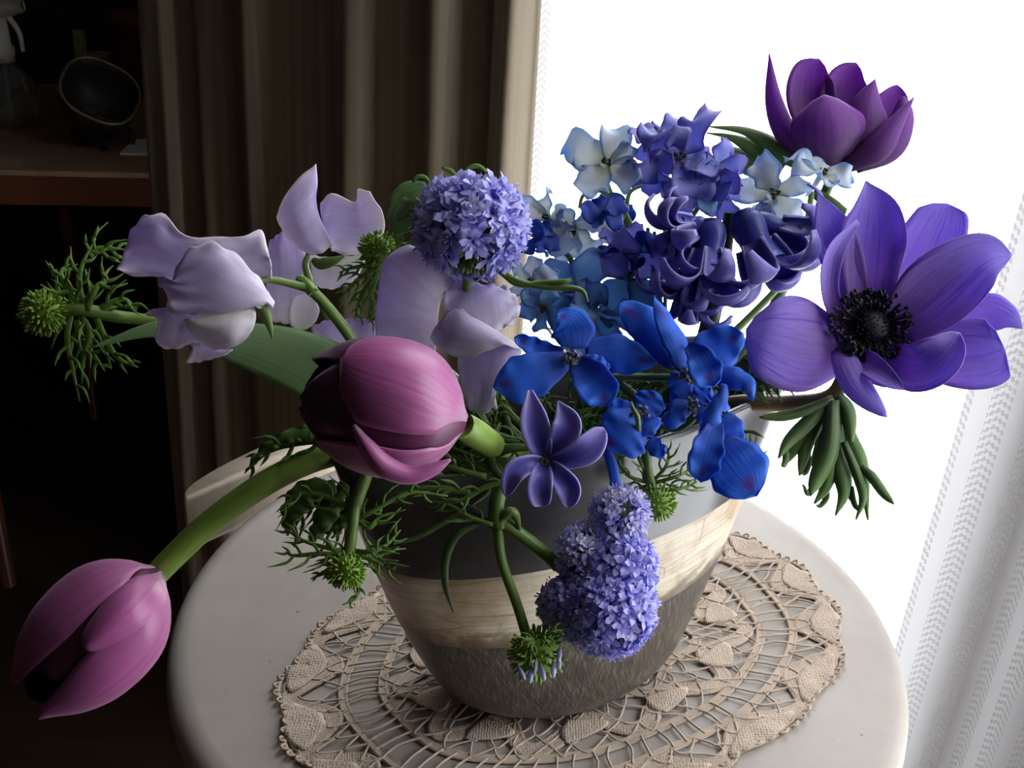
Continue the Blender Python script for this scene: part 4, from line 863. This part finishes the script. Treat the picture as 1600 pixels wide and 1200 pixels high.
stem(gB, [(872, 884, .376), (835, 852, .372), (802, 828, .370), (784, 815, .369)], [2.6, 2.6, 2.7, 3.0], G_STM, 'branch')
stem(gB, [(822, 990, .372), (808, 945, .370), (785, 880, .369), (778, 830, .369), (780, 812, .369)], [2.0, 1.9, 1.9, 2.0, 2.4], G_STM, 'branch')
stem(gB, [(780, 822, .369), (775, 800, .367), (780, 772, .368), (800, 745, .372), (850, 715, .385), W_(-.02, -.6, .8)], [3.2, 3.1, 2.9, 2.8, 2.6, 2.4], G_STM)
stem(gB, [(784, 812, .366), (796, 800, .365), (806, 806, .366), (812, 830, .369)], [1.6, 2, 1.6, .6], G_STM, 'node_bract', n=12)
stem(gB, [(776, 824, .369), (735, 805, .368), (700, 812, .366), (655, 838, .365), (615, 850, .364)], [1.4, 1.5, 1.4, 1.0, .3], G_DRK, 'leaf_strand')
stem(gB, [(752, 815, .367), (715, 835, .366), (696, 872, .368), (696, 915, .374), (708, 956, .384)], [1.0, 1.6, 1.7, 1.3, .3], G_DRK, 'leaf_strand')
leaf(gB, .365, [(770, 820, 0), (735, 808, -4), (705, 790, -4), (672, 782, 0)], n=3, L=26, seed=5, w=3)
for i, (a, b_) in enumerate((((835, 1000), (800, 1012)), ((850, 1000), (880, 985)), ((832, 1000), (828, 1040)), ((840, 995), (862, 1010)))):
    leaf(gB, ZG - .012, [(a[0], a[1], 0), ((a[0] + b_[0]) / 2, (a[1] + b_[1]) / 2 - 6, -8), (b_[0], b_[1], 4)], n=3, L=14, w=2.6, seed=20 + i)

gC = thing('globe_gilia', 'green bud of a globe flower hanging over the left rim of the vase', 'globe flower', vin(-.75, -.3, .85), 'globe gilia stems')
ZC = .352
green_bud(gC, ZC, (540, 890, 0), 33, n=150, seed=6)
stem(gC, [(545, 868, .352), (550, 830, .351), (555, 795, .352), (568, 755, .358), (590, 715, .372), W_(-.72, .2, .82)], [2.2, 2.1, 2.2, 2.3, 2.2, 2.2], G_STM)
for i, sp in enumerate([[(545, 862, 0), (520, 858, -10), (475, 845, -6), (440, 822, 0)], [(548, 860, 0), (580, 862, -14), (605, 850, -8), (626, 828, 0)], [(545, 868, 4), (575, 872, 10), (600, 885, 6), (618, 890, 0)],
                        [(540, 868, -10), (500, 865, -10), (460, 868, -4), (446, 862, 0)], [(553, 815, 0), (580, 800, -8), (640, 770, -6), (700, 775, 0)], [(556, 800, 0), (520, 780, 6), (470, 770, 8), (432, 800, 4)],
                        [(556, 810, 0), (575, 825, -10), (590, 810, -6), (600, 780, 0)], [(545, 900, 14), (560, 915, 8), (555, 935, 4), (535, 945, 0)], [(530, 880, 8), (505, 895, 8), (485, 905, 4)]]):
    leaf(gC, ZC, sp, n=4 if i < 6 else 2, L=34 if i < 7 else 16, w=3.4, seed=30 + i)
# darker cut leaves below the tulip stem
for i, (sp, w) in enumerate([([(525, 760, 0), (480, 770, 0), (455, 800, 0), (450, 835, 0)], [10, 24, 18, 2]), ([(540, 755, 4), (515, 790, 4), (495, 830, 4), (484, 848, 4)], [8, 20, 12, 1]), ([(520, 690, 20), (460, 680, 20), (415, 700, 18), (385, 735, 16)], [6, 12, 8, .5]),
                             ([(540, 690, 24), (490, 672, 24), (455, 685, 22), (425, 705, 20)], [6, 14, 9, .5]), ([(560, 760, 6), (545, 800, 6), (520, 840, 6)], [8, 14, 2])]):
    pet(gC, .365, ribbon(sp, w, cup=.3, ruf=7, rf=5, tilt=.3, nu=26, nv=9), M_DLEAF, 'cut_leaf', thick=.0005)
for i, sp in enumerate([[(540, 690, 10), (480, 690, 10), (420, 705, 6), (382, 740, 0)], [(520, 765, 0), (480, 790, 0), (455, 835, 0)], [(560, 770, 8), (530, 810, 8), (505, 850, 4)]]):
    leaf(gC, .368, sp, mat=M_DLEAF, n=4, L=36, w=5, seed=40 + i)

gD = thing('globe_gilia', 'green globe flower bud with feathery leaves at the far left', 'globe flower', vin(-.6, .5, .8), 'globe gilia stems')
ZD_ = .40
green_bud(gD, ZD_, (66, 488, 0), 38, n=170, seed=9)
stem(gD, [(95, 486, .40), (130, 484, .40), (180, 494, .405), (230, 500, .41), (380, 520, .42), (560, 600, .42), W_(-.6, .5, .8)], [2.4, 2.6, 2.6, 2.4, 2.2, 2.2, 2.2], G_STM, n=36)
for i, sp in enumerate([[(140, 486, 0), (125, 455, -6), (128, 415, -6), (150, 372, 0)], [(140, 400, -4), (150, 390, 0), (170, 388, 0), (194, 390, 0)], [(128, 480, 0), (105, 450, -8), (95, 425, -8), (110, 412, 0)], [(110, 490, 0), (105, 530, -8), (112, 570, -4), (125, 628, 0)],
                        [(125, 492, 0), (140, 520, -10), (130, 560, -6), (128, 600, 0)], [(150, 490, 4), (170, 475, 0), (195, 468, 0), (214, 485, 0)], [(150, 495, 4), (165, 530, 0), (185, 560, 0), (216, 574, 0)], [(135, 485, -8), (150, 450, -8), (165, 440, 0), (168, 432, 0)],
                        [(120, 480, 8), (100, 470, 10), (90, 450, 8), (88, 420, 6)], [(120, 500, 8), (128, 530, 4), (150, 560, 0), (164, 580, 0)]]):
    leaf(gD, ZD_, sp, n=3, L=32, w=4.6, seed=50 + i)

gE = thing('globe_gilia', 'small green globe flower bud between the lilac petals beside the blue globe', 'globe flower', vin(-.15, .5, .8), 'globe gilia stems')
green_bud(gE, .408, (588, 388, 0), 29, n=130, seed=12)
stem(gE, [(592, 410, .41), (600, 440, .415), (640, 520, .425), W_(-.15, .5, .8)], [1.6, 1.7, 1.8, 1.8], G_STM)
for i, sp in enumerate([[(592, 412, 0), (570, 415, -6), (545, 420, -4), (530, 426, 0)], [(592, 418, 0), (565, 432, -6), (545, 452, -4), (528, 470, 0)], [(590, 425, 0), (570, 455, -6), (560, 475, -4), (555, 500, 0)], [(595, 410, 4), (612, 400, 0), (622, 385, 0), (632, 372, 0)], [(590, 430, 4), (580, 460, 4), (585, 485, 4), (575, 505, 4)]]):
    leaf(gE, .406, sp, n=4, L=24, w=3, seed=60 + i)

gF = thing('globe_gilia', 'bright green globe flower bud tucked under the royal blue larkspur', 'globe flower', vin(.15, -.6, .85), 'globe gilia stems')
ZF = .388
green_bud(gF, ZF, (1028, 786, 0), 31, n=140, seed=14)
stem(gF, [(1020, 765, .388), (1012, 735, .388), (1010, 700, .392), W_(.15, -.5, .85)], [1.9, 2, 2, 2], G_STM)
for i, sp in enumerate([[(1018, 755, 0), (985, 745, -8), (968, 725, -4), (970, 700, 0)], [(1018, 752, 0), (1000, 720, -8), (995, 700, 0), (1000, 690, 0)], [(1020, 752, 0), (1040, 730, -8), (1045, 710, 0), (1040, 695, 0)], [(1022, 755, 0), (1055, 745, -8), (1075, 735, 0), (1082, 720, 0)], [(1025, 765, 0), (1055, 765, -8), (1075, 760, 0), (1090, 752, 0)], [(1010, 760, 0), (980, 765, -6), (960, 768, 0)]]):
    leaf(gF, ZF, sp, n=4, L=26, w=2.6, seed=70 + i)

# feathery leaves filling the mouth of the vase
gH = thing('gilia_foliage', 'dark feathery green foliage filling the mouth of the vase between the flowers', 'foliage', vin(0, 0, .8))
rr = random.Random(21)
for i in range(46):
    x = rr.uniform(690, 1180); y = 735 - (x - 690) * .13 - rr.uniform(-10, 120); z = .395 + (x - 700) * .00008 + rr.uniform(-.006, .035)
    a = rr.uniform(0, 6.28); l = rr.uniform(35, 70)
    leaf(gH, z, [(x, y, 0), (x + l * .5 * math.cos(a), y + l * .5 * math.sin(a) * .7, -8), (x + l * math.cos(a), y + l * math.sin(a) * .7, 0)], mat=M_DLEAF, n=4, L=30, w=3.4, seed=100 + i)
for i in range(14):
    x = 720 + i * 33; stem(gH, [(x + rr.uniform(-30, 30), 610 + rr.uniform(-30, 20), .43), (x * .6 + 350, 690, .435), W_(rr.uniform(-.6, .6), rr.uniform(-.4, .6), .8)], [1.5, 1.8, 1.8], G_DRK)
for i, sp in enumerate([[(735, 770, -10), (700, 765, -14), (660, 762, -10), (620, 772, 0)], [(800, 750, -10), (760, 760, -18), (720, 782, -16), (676, 785, 0)], [(760, 745, 0), (720, 735, -10), (700, 728, -6), (712, 722, 0)], [(930, 735, 0), (905, 750, -6), (885, 745, 0)], [(1130, 640, 0), (1160, 680, -10), (1175, 710, -6), (1182, 682, 0)], [(1160, 560, 0), (1185, 580, -6), (1215, 595, 0), (1225, 612, 0)], [(1150, 590, 0), (1180, 600, -8), (1205, 612, 0)], [(960, 760, 0), (930, 772, 0), (905, 770, 0)], [(1190, 560, 0), (1200, 590, 0), (1220, 605, 0)]]):
    leaf(gH, .362 if i < 3 else .40, sp, mat=M_DLEAF if i > 3 else M_LEAF, n=3, L=30, w=4, seed=200 + i)

for i, sp in enumerate([[(830, 730, 0), (790, 722, -6), (750, 728, -4), (706, 735, 0)], [(815, 690, 4), (785, 684, -4), (760, 672, -4), (738, 650, 0)], [(800, 760, 0), (770, 728, -8), (765, 690, -6), (782, 660, 0)], [(840, 700, 0), (800, 700, -8), (770, 712, -4), (745, 735, 0)]]):
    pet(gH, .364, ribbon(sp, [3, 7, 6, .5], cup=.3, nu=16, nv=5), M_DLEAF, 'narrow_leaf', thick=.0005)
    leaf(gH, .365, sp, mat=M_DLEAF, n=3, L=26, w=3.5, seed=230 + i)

# ------------------------------------------------------------------ royal blue larkspur
dB = thing('larkspur_spray', 'royal blue larkspur spray spilling over the front rim of the vase', 'larkspur', vin(.1, -.2, .8), 'larkspur sprays')
ZR = .372
def custom_floret(parent, Z, c, sepals, mat, label=None):
    c = np.asarray(c, float); em = MB(); rr = random.Random(int(c[0]))
    for k in range(16):
        a = rr.uniform(0, 6.28); q = rr.uniform(2, 16); p0 = c + np.array([math.cos(a), math.sin(a), 0]) * 3; p1 = c + np.array([math.cos(a) * q, math.sin(a) * q, -rr.uniform(6, 20)])
        em.tube(pw(Z, np.array([p0, (p0 + p1) / 2, p1])), [.0003, .0003, .0009], 5)
    em.tube(pw(Z, spl([c, c + [6, -4, 24], c + [14, -2, 60]], np.linspace(0, 1, 8))), [.0022, .0018, .0006], 7, mi=1)
    h = em.build('floret', [M_EYEB, mat], parent)
    for sp, w, k in sepals: pet(h, Z, ribbon(sp, w, nu=18, nv=11, **{**dict(ruf=3.2, rf=2.9), **k}), mat, 'sepal')
    return h
M_EYEB = simple('grey_blue_stamens', (.16, .17, .2), .7, .2, nscale=300)
custom_floret(dB, ZR, (893, 556, -8), [
    ([(898, 545, 0), (896, 520, 8), (886, 500, 4), (870, 490, -4)], [16, 34, 26, 3], dict(cup=.1, tip=.1)),
    ([(880, 552, 0), (850, 545, 4), (828, 538, 0), (804, 528, -6)], [8, 12, 13, 9], dict(cup=-.3, tip=.2)),
    ([(915, 555, 4), (955, 552, 8), (990, 560, 8), (1026, 566, 4)], [18, 30, 25, 6], dict(cup=.2, tip=.25)),
    ([(885, 562, -4), (845, 580, -18), (806, 596, -24), (771, 604, -18)], [14, 33, 36, 16], dict(cup=.25, tip=.3)),
    ([(902, 568, -8), (920, 588, -30), (938, 612, -38), (946, 634, -30)], [14, 28, 30, 14], dict(cup=-.3, tip=.2, ruf=4)),
    ([(910, 562, -8), (930, 568, -14), (952, 574, -12)], [8, 13, 8], dict(cup=.3, tip=.3))], M_DEL)
custom_floret(dB, ZR + .004, (1072, 585, -4), [
    ([(1055, 570, 0), (1030, 535, 2), (1000, 500, 0), (966, 475, -6)], [12, 28, 27, 10], dict(cup=.15, tip=.2)),
    ([(1068, 578, -14), (1060, 540, -26), (1042, 505, -24), (1022, 463, -10)], [10, 20, 17, 3], dict(cup=.35, tilt=.5, tip=.1)),
    ([(1085, 580, 4), (1110, 555, 14), (1135, 535, 14), (1160, 520, 8)], [14, 36, 30, 12], dict(cup=.2, tip=.15)),
    ([(1074, 540, -20), (1090, 555, -34), (1103, 578, -40), (1114, 604, -34)], [6, 19, 26, 16], dict(cup=-.25, tip=.15, ruf=4)),
    ([(1100, 580, -4), (1140, 590, -18), (1168, 600, -22), (1176, 626, -16)], [12, 18, 12, 3], dict(cup=.4, tip=.1)),
    ([(1080, 596, 4), (1062, 610, 4), (1052, 628, 4)], [10, 16, 6], dict(cup=.2))], M_DEL)
custom_floret(dB, ZR + .002, (1082, 634, -4), [
    ([(1078, 636, 0), (1064, 640, -8), (1048, 650, -10), (1040, 645, -6)], [10, 18, 20, 8], dict(cup=.2, tip=.3)),
    ([(1088, 628, 0), (1100, 615, 0), (1112, 608, 0)], [10, 18, 8], dict(cup=.1, tip=.3)),
    ([(1072, 626, 4), (1062, 600, 8), (1052, 580, 8)], [10, 18, 10], dict(cup=.1, tip=.3)),
    ([(1090, 640, 0), (1102, 655, -4), (1100, 668, -4)], [8, 14, 8], dict(cup=.1, tip=.3))], M_DEL)
custom_floret(dB, ZR - .002, (1000, 645, 0), [
    ([(1004, 655, -6), (985, 668, -24), (965, 685, -26), (945, 700, -18)], [22, 42, 40, 18], dict(cup=.3, tip=.3)),
    ([(1004, 652, -2), (1012, 665, -14), (1020, 680, -16)], [14, 22, 12], dict(cup=.3, tip=.4)),
    ([(1004, 644, 2), (1015, 628, 6), (1024, 612, 4)], [14, 26, 14], dict(cup=.2, tip=.4)),
    ([(985, 648, 4), (968, 640, 8), (950, 640, 8)], [10, 18, 10], dict(cup=.1, tip=.3)),
    ([(1012, 690, 6), (1030, 700, 6), (1040, 698, 6)], [10, 16, 6], dict(cup=.2, tip=.4))], M_DEL)
stem(dB, [(998, 672, .366), (996, 652, .362), (990, 640, .362), (986, 628, .364)], [.9, 1.0, .8, .4], G_STM, 'bract')
pet(dB, ZR, ribbon([(944, 700, 0), (954, 720, 0), (960, 745, 2), (962, 766, 4)], [5, 8, 8, 9], cup=.2, nu=12, nv=5), M_DEL, 'narrow_sepal')
custom_floret(dB, ZR - .004, (1125, 640, 0), [
    ([(1122, 690, -6), (1140, 715, -16), (1160, 742, -18), (1182, 775, -12)], [20, 42, 48, 26], dict(cup=.1, tip=.25)),
    ([(1120, 660, -20), (1108, 695, -36), (1100, 725, -38), (1094, 752, -28)], [10, 24, 25, 14], dict(cup=-.25, tip=.2, ruf=4)),
    ([(1128, 650, 0), (1140, 665, 2), (1148, 685, 4), (1150, 698, 4)], [10, 20, 16, 6], dict(cup=.1, tip=.3)),
    ([(1132, 600, -14), (1126, 625, -22), (1112, 655, -26), (1100, 690, -22)], [4, 12, 14, 10], dict(cup=.6))], M_DEL)
stem(dB, [(890, 560, .378), (910, 600, .385), (960, 590, .385), (1010, 590, .385), (1060, 590, .38)], [1.2, 1.4, 1.6, 1.6, 1.4], G_DRK, 'branch')
stem(dB, [(960, 592, .386), (1000, 640, .39), W_(.1, -.2, .8)], [1.6, 2, 2], G_DRK)
stem(dB, [(1100, 640, .382), (1060, 670, .388), (1020, 660, .39), (1000, 650, .388)], [1.2, 1.4, 1.5, 1.5], G_DRK, 'branch')

# ------------------------------------------------------------------ pale larkspur sprays at the back
dW = thing('larkspur_spray', 'white and pale blue larkspur spray rising at the back against the net curtain', 'larkspur', vin(.1, .4, .8), 'larkspur sprays')
ZW = .452
FW = [((950, 256, -4), 58, (-.15, -.35, -1), [M_DPW], 2, .3), ((858, 342, -10), 54, (-.6, -.1, -.8), [M_DPW], 3, .2), ((898, 356, -14), 52, (-.3, .5, -.8), [M_DPW], 4, .35),
      ((1212, 302, -14), 62, (-.2, 0, -1), [M_DPW], 5, .3), ((1284, 272, -6), 50, (.5, -.8, -.5), [M_DPW], 6, .3), ((1198, 360, 4), 40, (.2, .5, -.8), [M_DPW, M_DPT], 7, .3), ((960, 345, 14), 44, (.2, .3, .9), [M_DPW, M_DPB], 8, .4),
      ((1252, 380, 4), 42, (.3, .3, -1), [M_DPW, M_DPT], 9, .3)]
for c, r, ax, mt, sd, cu in FW: dfloret(dW, ZW, c, r, ax, mt, roll=sd * 1.3, cupd=cu, seed=sd)
dV = thing('larkspur_spray', 'periwinkle larkspur spray at the top centre of the bouquet', 'larkspur', vin(.2, .5, .8), 'larkspur sprays')
FV = [((1062, 245, -10), 72, (-.1, -.1, -1), [M_DPV], 11, .3), ((1118, 262, -4), 52, (.4, -.1, -1), [M_DPV], 12, .35), ((1020, 268, 0), 48, (-.5, .1, -.8), [M_DPV], 13, .3), ((1085, 292, -14), 52, (0, .4, -1), [M_DPV, M_DPT], 14, .25), ((1035, 215, 4), 46, (-.2, -.9, -.4), [M_DPV], 15, .4), ((1128, 305, 0), 44, (.3, .4, -.8), [M_DPV], 16, .3)]
for c, r, ax, mt, sd, cu in FV: dfloret(dV, ZW - .006, c, r, ax, mt, roll=sd * 1.1, cupd=cu, seed=sd)
dT = thing('larkspur_spray', 'soft teal blue larkspur florets low in the middle of the bouquet', 'larkspur', vin(0, .3, .8), 'larkspur sprays')
FT = [((985, 432, 0), 62, (.1, 0, -1), [M_DPT, M_DPV], 21, .2), ((900, 455, 0), 58, (-.2, -.2, -1), [M_DPT], 22, .3), ((850, 480, -8), 46, (-.3, .4, -.8), [M_DPT, M_DPT, M_DPW], 23, .3), ((925, 490, 4), 55, (.1, .4, -1), [M_DPT], 24, .2), ((830, 440, 6), 40, (-.6, -.2, -.8), [M_DPT, M_DPW], 25, .3), ((975, 395, 6), 44, (-.1, -.7, -.7), [M_DPB, M_DPV], 26, .2), ((945, 332, 20), 36, (-.4, 0, .9), [M_DPB], 27, .3), ((842, 372, 10), 36, (-.3, .4, .8), [M_DPB], 28, .3)]
for c, r, ax, mt, sd, cu in FT: dfloret(dT, .43, c, r, ax, mt, roll=sd * .9, cupd=cu, seed=sd)
for par, pts, r in ((dW, [(945, 275, .458), (955, 305, .458), (975, 335, .455), (990, 370, .455), (1000, 420, .456), (1010, 520, .455), W_(.1, .4, .8)], [1.2, 1.5, 1.9, 1.7, 1.6, 1.8, 2]),
                    (dW, [(905, 345, .448), (940, 342, .45), (975, 335, .455)], [1.3, 1.2, 1.3]), (dW, [(905, 325, .46), (912, 305, .46), (935, 298, .458), (955, 308, .458)], [.7, .8, .9, 1.1]),
                    (dW, [(978, 330, .455), (985, 300, .457), (1010, 290, .458), (1040, 300, .458)], [1.1, 1, 1, .8]), (dW, [(1268, 300, .455), (1262, 340, .455), (1240, 420, .46), (1100, 560, .46), W_(.25, .4, .8)], [1.3, 1.4, 1.5, 1.8, 2]),
                    (dW, [(1212, 320, .46), (1230, 370, .46), (1242, 415, .46)], [1.2, 1.3, 1.3]), (dV, [(1062, 270, .455), (1045, 340, .458), (1030, 450, .458), (1020, 560, .456), W_(.2, .5, .8)], [1.3, 1.6, 1.8, 2, 2]), (dV, [(1120, 285, .455), (1075, 350, .46), (1040, 430, .46)], [1.1, 1.2, 1.4]),
                    (dT, [(900, 470, .44), (895, 420, .445), (888, 400, .446), (860, 380, .446)], [1.2, 1.3, 1.2, .8]), (dT, [(985, 450, .438), (960, 520, .44), (930, 580, .44), W_(0, .3, .8)], [1.2, 1.5, 1.8, 2]), (dT, [(898, 460, .438), (920, 540, .44), (940, 590, .44)], [1.2, 1.4, 1.6])):
    stem(par, pts, r, G_STM if par is dW else G_DRK, 'stem')
for i, x in enumerate((1002, 1012, 1022, 1034)): stem(dV, [(x, 350 + 6 * i, .462), (x + 6, 430, .462), (x + 4, 520, .46)], [.9, 1, 1], G_DRK, 'stem')
leaf(dW, .45, [(975, 335, 0), (968, 350, -4), (955, 365, 0)], n=1, L=10, w=3, seed=1, name='bract')

# ------------------------------------------------------------------ hyacinths
def hfloret(parent, Z, base, axis, L, R, mouth=1.0, seed=0, curl=1.0, n=6, lw=.29, roll=0.):
    """a waxy bell: tube along axis, six strap lobes rolling back"""
    rr = random.Random(seed); b0 = np.asarray(base, float); ax = unit(axis); O = orient(ax, roll); e1, e2 = O[:, 0], O[:, 1]
    sp = np.array([b0 + ax * L * t for t in np.linspace(0, 1, 9)]); rw = R * np.array([.20, .30, .33, .32, .29, .28, .30, .34, .40])
    h = MB().tube(pw(Z, sp), rw * Z / F, 14).build('floret', M_HYT, parent); m0 = b0 + ax * L * .93
    for k in range(n):
        a = k * 6.2832 / n + rr.uniform(-.12, .12); d = e1 * math.cos(a) + e2 * math.sin(a); c = curl * rr.uniform(.85, 1.15); pts = [m0 + d * R * .26 - ax * R * .35]; p = m0 + d * R * .34; ang = .2; st_ = R * .27
        for j in range(7):
            pts.append(p.copy()); p = p + (ax * math.cos(ang) + d * math.sin(ang)) * st_; ang += c * .52
        nn = np.array([unit(-d * math.cos(.25 + c * .52 * max(0, j - 1)) + ax * math.sin(.25 + c * .52 * max(0, j - 1))) for j in range(8)])
        pet(h, Z, ribbon(pts, [R * lw * x for x in (.8, .95, 1.0, 1.05, 1.0, .85, .6, .25)], nrm=-nn, cup=-.35, nu=20, nv=7), M_HYA, 'petal', thick=.0007)
    return h
hB = thing('hyacinth', 'indigo hyacinth with tightly curled petals right of centre at the back', 'hyacinth', vin(.3, .1, .8), 'hyacinth stems')
ZH = .420
for i, (b0, ax, L, R, cu) in enumerate([((1158, 332, -6), (.42, .88, -.2), 92, 84, 1.1), ((1112, 345, -10), (-.05, .97, -.2), 78, 72, 1.1), ((1105, 352, 0), (-.8, .35, -.3), 50, 60, 1.15), ((1100, 352, 0), (-.8, .05, -.3), 40, 46, 1.0), ((1175, 345, 10), (.97, .3, 0), 72, 62, 1.15), ((1090, 400, 10), (-.4, .9, 0), 55, 58, 1.1), ((1080, 450, 16), (-.1, .95, 0), 30, 52, .9)]):
    hfloret(hB, ZH, b0, ax, L, R, seed=i, curl=cu, roll=i * .6)
stem(hB, [(1140, 332, .425), (1130, 400, .43), (1110, 500, .435), (1080, 580, .44), W_(.3, .1, .8)], [2.2, 3.5, 4, 4, 4], G_DRK)
hF = thing('hyacinth', 'single indigo star shaped hyacinth floret hanging over the front rim', 'hyacinth', P(850, 720, .375), 'hyacinth stems')
ZS = .358
fh = MB().tube(pw(ZS, np.array([(852, 716, 46), (852, 718, 24), (852, 720, 4), (852, 721, -6)])), np.array([6, 9, 10, 14]) * ZS / F, 14).build('tube', M_HYT, hF)
for sp, w, k in [([(851, 716, 2), (842, 690, -12), (834, 655, -10), (828, 610, 4)], [9, 20, 21, 4], dict(cup=-.45)), ([(858, 714, 2), (874, 692, -14), (886, 662, -16), (872, 627, -4)], [8, 18, 22, 1], dict(cup=-.45)),
                 ([(862, 722, 0), (890, 716, -18), (920, 700, -22), (943, 668, -10)], [8, 16, 22, 10], dict(cup=-.45, tip=.15)), ([(846, 722, -2), (825, 726, -20), (802, 740, -26), (790, 776, -14)], [8, 14, 16, 6], dict(cup=-.5, tip=.15)),
                 ([(850, 726, -2), (846, 745, -22), (843, 768, -26), (846, 792, -16)], [9, 17, 19, 12], dict(cup=-.45, tip=.12)), ([(858, 726, -2), (872, 742, -22), (888, 765, -26), (888, 794, -14)], [8, 15, 19, 7], dict(cup=-.45, tip=.12))]:
    pet(hF, ZS, ribbon(sp, w, nu=20, nv=9, **k), M_HYA, 'petal', thick=.0007)
sm_ = MB()
for k in range(6):
    a = k * 1.047; sm_.tube(pw(ZS, np.array([(852 + 6 * math.cos(a), 720 + 6 * math.sin(a), 2), (852 + 5 * math.cos(a), 720 + 5 * math.sin(a), -8)])), .0008, 6)
sm_.build('stamens', M_EYE, hF)
stem(hF, [(852, 716, .368), (850, 700, .376), (850, 690, .392), W_(-.1, -.3, .82)], [1.5, 1.8, 2, 2], G_DRK, 'pedicel')
